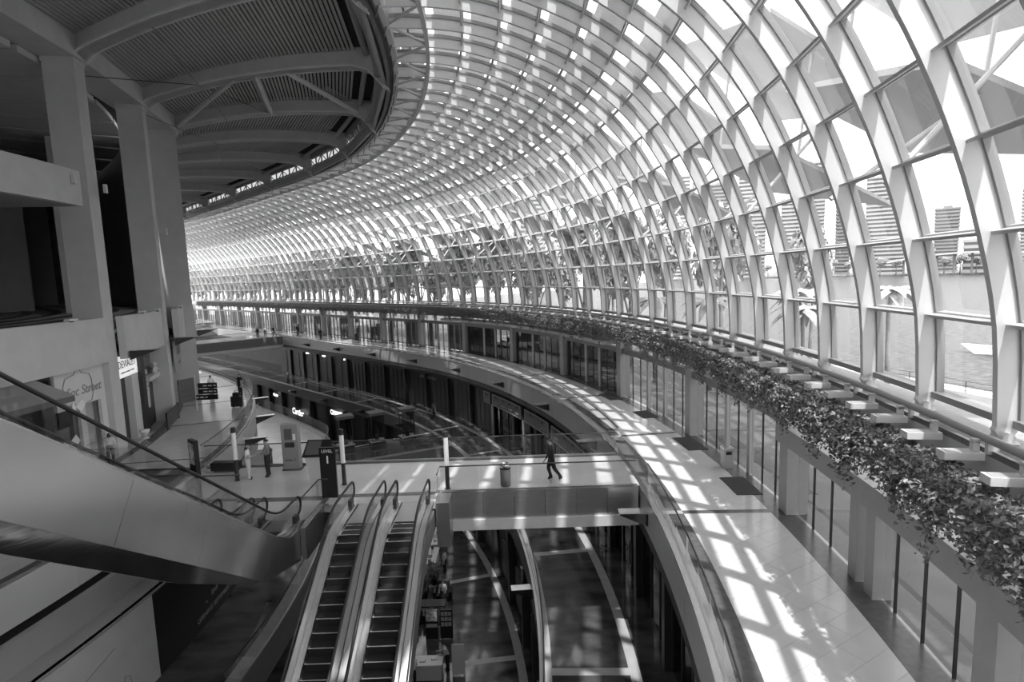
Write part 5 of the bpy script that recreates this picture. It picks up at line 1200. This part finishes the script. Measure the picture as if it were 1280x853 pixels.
# palms
fr_mb = MB()
for k in range(13):
    a = 2 * math.pi * k / 13 + .2 * (k % 3); d = Vector((math.cos(a), math.sin(a), 0)); sd = Vector((-d.y, d.x, 0)); el = .9 - .5 * (k % 3) / 2
    pts = [d * (2.6 * u) + UP * (el * 2.4 * u - 2.6 * u * u) for u in [i / 7 for i in range(8)]]
    for i in range(7):
        w0, w1 = .05 + .42 * math.sin(math.pi * (i / 7) ** .7), .05 + .42 * math.sin(math.pi * ((i + 1) / 7) ** .7)
        if i == 6: w1 = .02
        for sg_ in (-1, 1): fr_mb.add([pts[i], pts[i + 1], pts[i + 1] + sd * w1 * sg_ - UP * w1 * .5, pts[i] + sd * w0 * sg_ - UP * w0 * .5], [(0, 1, 2, 3)])
fr_me_ = fr_mb.mesh('frond_head', 'tree_leaf'); ptk = MB(); ptk.tube([(0, 0, -.1), (.15, 0, 3), (.1, .1, 6), (0, 0, 8)], [.22, .17, .15, .13], 8); ptk_me = ptk.mesh('trunk', 'bark', smooth=True)
for (s, o, k) in ((36.0, 11.5, .8), (39.5, 9.5, .8), (34.5, 17.5, .85), (33.0, 23, .85), (31.0, 14, .75)):
    t = empty('palm_tree', W(s, o, -.12), s); tag(t, 'slender palm with drooping fronds on the promenade', 'palm tree', 'promenade palms'); t.scale = (k, k, k)
    link('trunk', ptk_me, t); link('frond_head', fr_me_, t, (0, 0, 7.9))
# steel visor plates outside the vault
for k in range(11):
    s0 = 6 + 9 * k; s1 = s0 + 8.4
    t = empty('roof_visor', W(s0 + 4, 8, 13)); tag(t, 'grey metal sun visor plate outside the glass vault', 'canopy', 'sun visor plates')
    za, zb_ = 11.0, 13.2
    MB().hexa([W(s0, 7.0, za + 2.6), W(s0, 12.5, za), W(s1, 12.5, zb_), W(s1, 7.0, zb_ + 2.6), W(s0, 7.0, za + 2.8), W(s0, 12.5, za + .15), W(s1, 12.5, zb_ + .15), W(s1, 7.0, zb_ + 2.8)]).build('plate', 'visor', t)
    MB().hexa([W(s0, 6.6, za + 8.3), W(s0, 13.5, za + 4.3), W(s1, 13.5, zb_ + 4.3), W(s1, 6.6, zb_ + 8.3), W(s0, 6.6, za + 8.5), W(s0, 13.5, za + 4.5), W(s1, 13.5, zb_ + 4.5), W(s1, 6.6, zb_ + 8.5)]).build('upper_plate', 'visor', t)
    for s in (s0 + 1, s1 - 1):
        zz = za + (zb_ - za) * (s - s0) / (s1 - s0); MB().tube([W(s, 9.2, zz + 5.9 + 1), W(s, 8.6, zz + 1.9), W(s, 4.6, 10.4)], .07, 6).build('strut', 'truss_grey', t)
# skyline across the bay
def at_px(px, py, D):
    d = _F + (_Rv * (px - 640) + _Uv * (426.5 - py)) / 698.04; d /= math.hypot(d.x, d.y); return Vector((d.x * D, d.y * D, CAM_H + d.z * D))
def tower(x0, x1, ytop, D, lab, m='building_pale', floors=24, slabs=True):
    a = at_px(x0, ytop, D); b = at_px(x1, ytop, D); w = (b - a); w.z = 0; L = w.length; w.normalize(); n = Vector((-w.y, w.x, 0)); H = (a.z + b.z) / 2 + 1.4
    t = empty('apartment_tower', ((a.x + b.x) / 2, (a.y + b.y) / 2, -1.4)); tag(t, lab, 'building')
    dp = min(L, 22)
    q = [a, b, b + n * dp, a + n * dp]
    MB().hexa([Vector((p.x, p.y, z)) for z in (-1.4, H - 1.4) for p in q]).build('core', 'window_far', t)
    fh = H / floors
    for i in range(floors + 1):
        z = -1.4 + i * fh; e = .8
        r_ = [a - w * e - n * e, b + w * e - n * e, b + w * e + n * (dp + e), a - w * e + n * (dp + e)]
        MB().hexa([Vector((p.x, p.y, zz)) for zz in (z, z + fh * .52) for p in r_]).build('floor_band', m, t)
    MB().hexa([Vector((p.x, p.y, zz)) for zz in (H - 1.4 + fh * .52, H + 2.5) for p in (a + w * L * .3 + n * 3, a + w * L * .7 + n * 3, a + w * L * .7 + n * 10, a + w * L * .3 + n * 10)]).build('roof_plant', m, t)
    return t
tower(1085, 1135, 222, 640, 'broad pale banded apartment tower with the widest front'); tower(1000, 1032, 205, 680, 'pale banded tower behind the two narrow ones', floors=30)
tower(1170, 1200, 262, 700, 'grey tower with closely spaced bands at the right', 'building', 18); tower(978, 1000, 250, 620, 'narrow pale tower with banded balconies', floors=20)
tower(925, 958, 212, 660, 'tall banded pale tower beyond the palms', floors=28); tower(1046, 1064, 255, 720, 'slim grey tower next to the broad banded one', 'building', 20)
tower(888, 912, 232, 700, 'banded grey tower beyond the promenade trees', 'building', 26); tower(838, 862, 222, 720, 'pale tower seen above the palms', floors=28); tower(650, 680, 250, 520, 'grey tower above the shade trees', 'building', 20)
tower(1205, 1262, 302, 610, 'low wide pale waterfront block with flat roof', 'building_pale', 5); tower(1140, 1168, 315, 600, 'low pale waterfront block beside the wide one', 'building_pale', 4); tower(1280, 1340, 235, 660, 'pale tower past the wide waterfront block', 'building_pale', 22)
for k in range(24):
    if k in (14, 15, 20, 21): continue
    px = 860 + k * 20; P = at_px(px, 340, 585 + 8 * (k % 3)); t = empty('shore_tree', (P.x, P.y, -1.4)); tag(t, 'rounded dark tree on the far shore', 'tree', 'far shore trees')
    sc = 1.5 + .5 * ((k * 7) % 5) / 5; t.scale = (sc, sc, sc); link('trunk', trunk_me, t); link('crown', crowns[k % 4], t, (0, 0, 6))
pv = empty('shore_pavilion', at_px(1215, 330, 570)); pv.location.z = -1.4; tag(pv, 'low pavilion with thin curved white roof on the far shore', 'building')
L_ = (at_px(1280, 330, 570) - at_px(1150, 330, 570)); L_.z = 0; dn_ = L_.normalized(); nn_ = Vector((-dn_.y, dn_.x, 0)); c = Vector(pv.location)
vs = []
for i in range(13):
    u = (i - 6) / 6; z = 10 + 6 * (1 - u * u) ** 1; p = c + dn_ * (55 * u); vs += [p + UP * z - nn_ * 10, p + UP * z + nn_ * 10, p + UP * (z + 1.2) + nn_ * 10, p + UP * (z + 1.2) - nn_ * 10]
MB().add(vs, [(i * 4 + j, i * 4 + (j + 1) % 4, i * 4 + 4 + (j + 1) % 4, i * 4 + 4 + j) for i in range(12) for j in range(4)] + [(3, 2, 1, 0), (48, 49, 50, 51)]).build('roof', 'stone_white', pv)
for i in range(-4, 5): MB().tube([c + dn_ * (11 * i), c + dn_ * (11 * i) + UP * (10 + 6 * (1 - (11 * i / 55) ** 2))], .8, 6).build('roof_post', 'building', pv)
bt = empty('tour_boat', W(40, 60, -2.6)); tag(bt, 'small white boat with a cabin on the bay water', 'boat')
MB().hexa([W(38, 59, -2.6), W(38, 61, -2.6), W(44, 61, -2.6), W(44, 59, -2.6), W(37.3, 58.6, -1.6), W(37.3, 61.4, -1.6), W(45, 60.4, -1.6), W(45, 59.6, -1.6)]).build('hull', 'stone_white', bt); MB().sbox(39, 42.5, 59.2, 60.8, -1.6, -.2).build('cabin', 'white', bt); MB().sbox(38.6, 43, 59, 61, -.2, 0).build('cabin_roof', 'grey_light', bt)
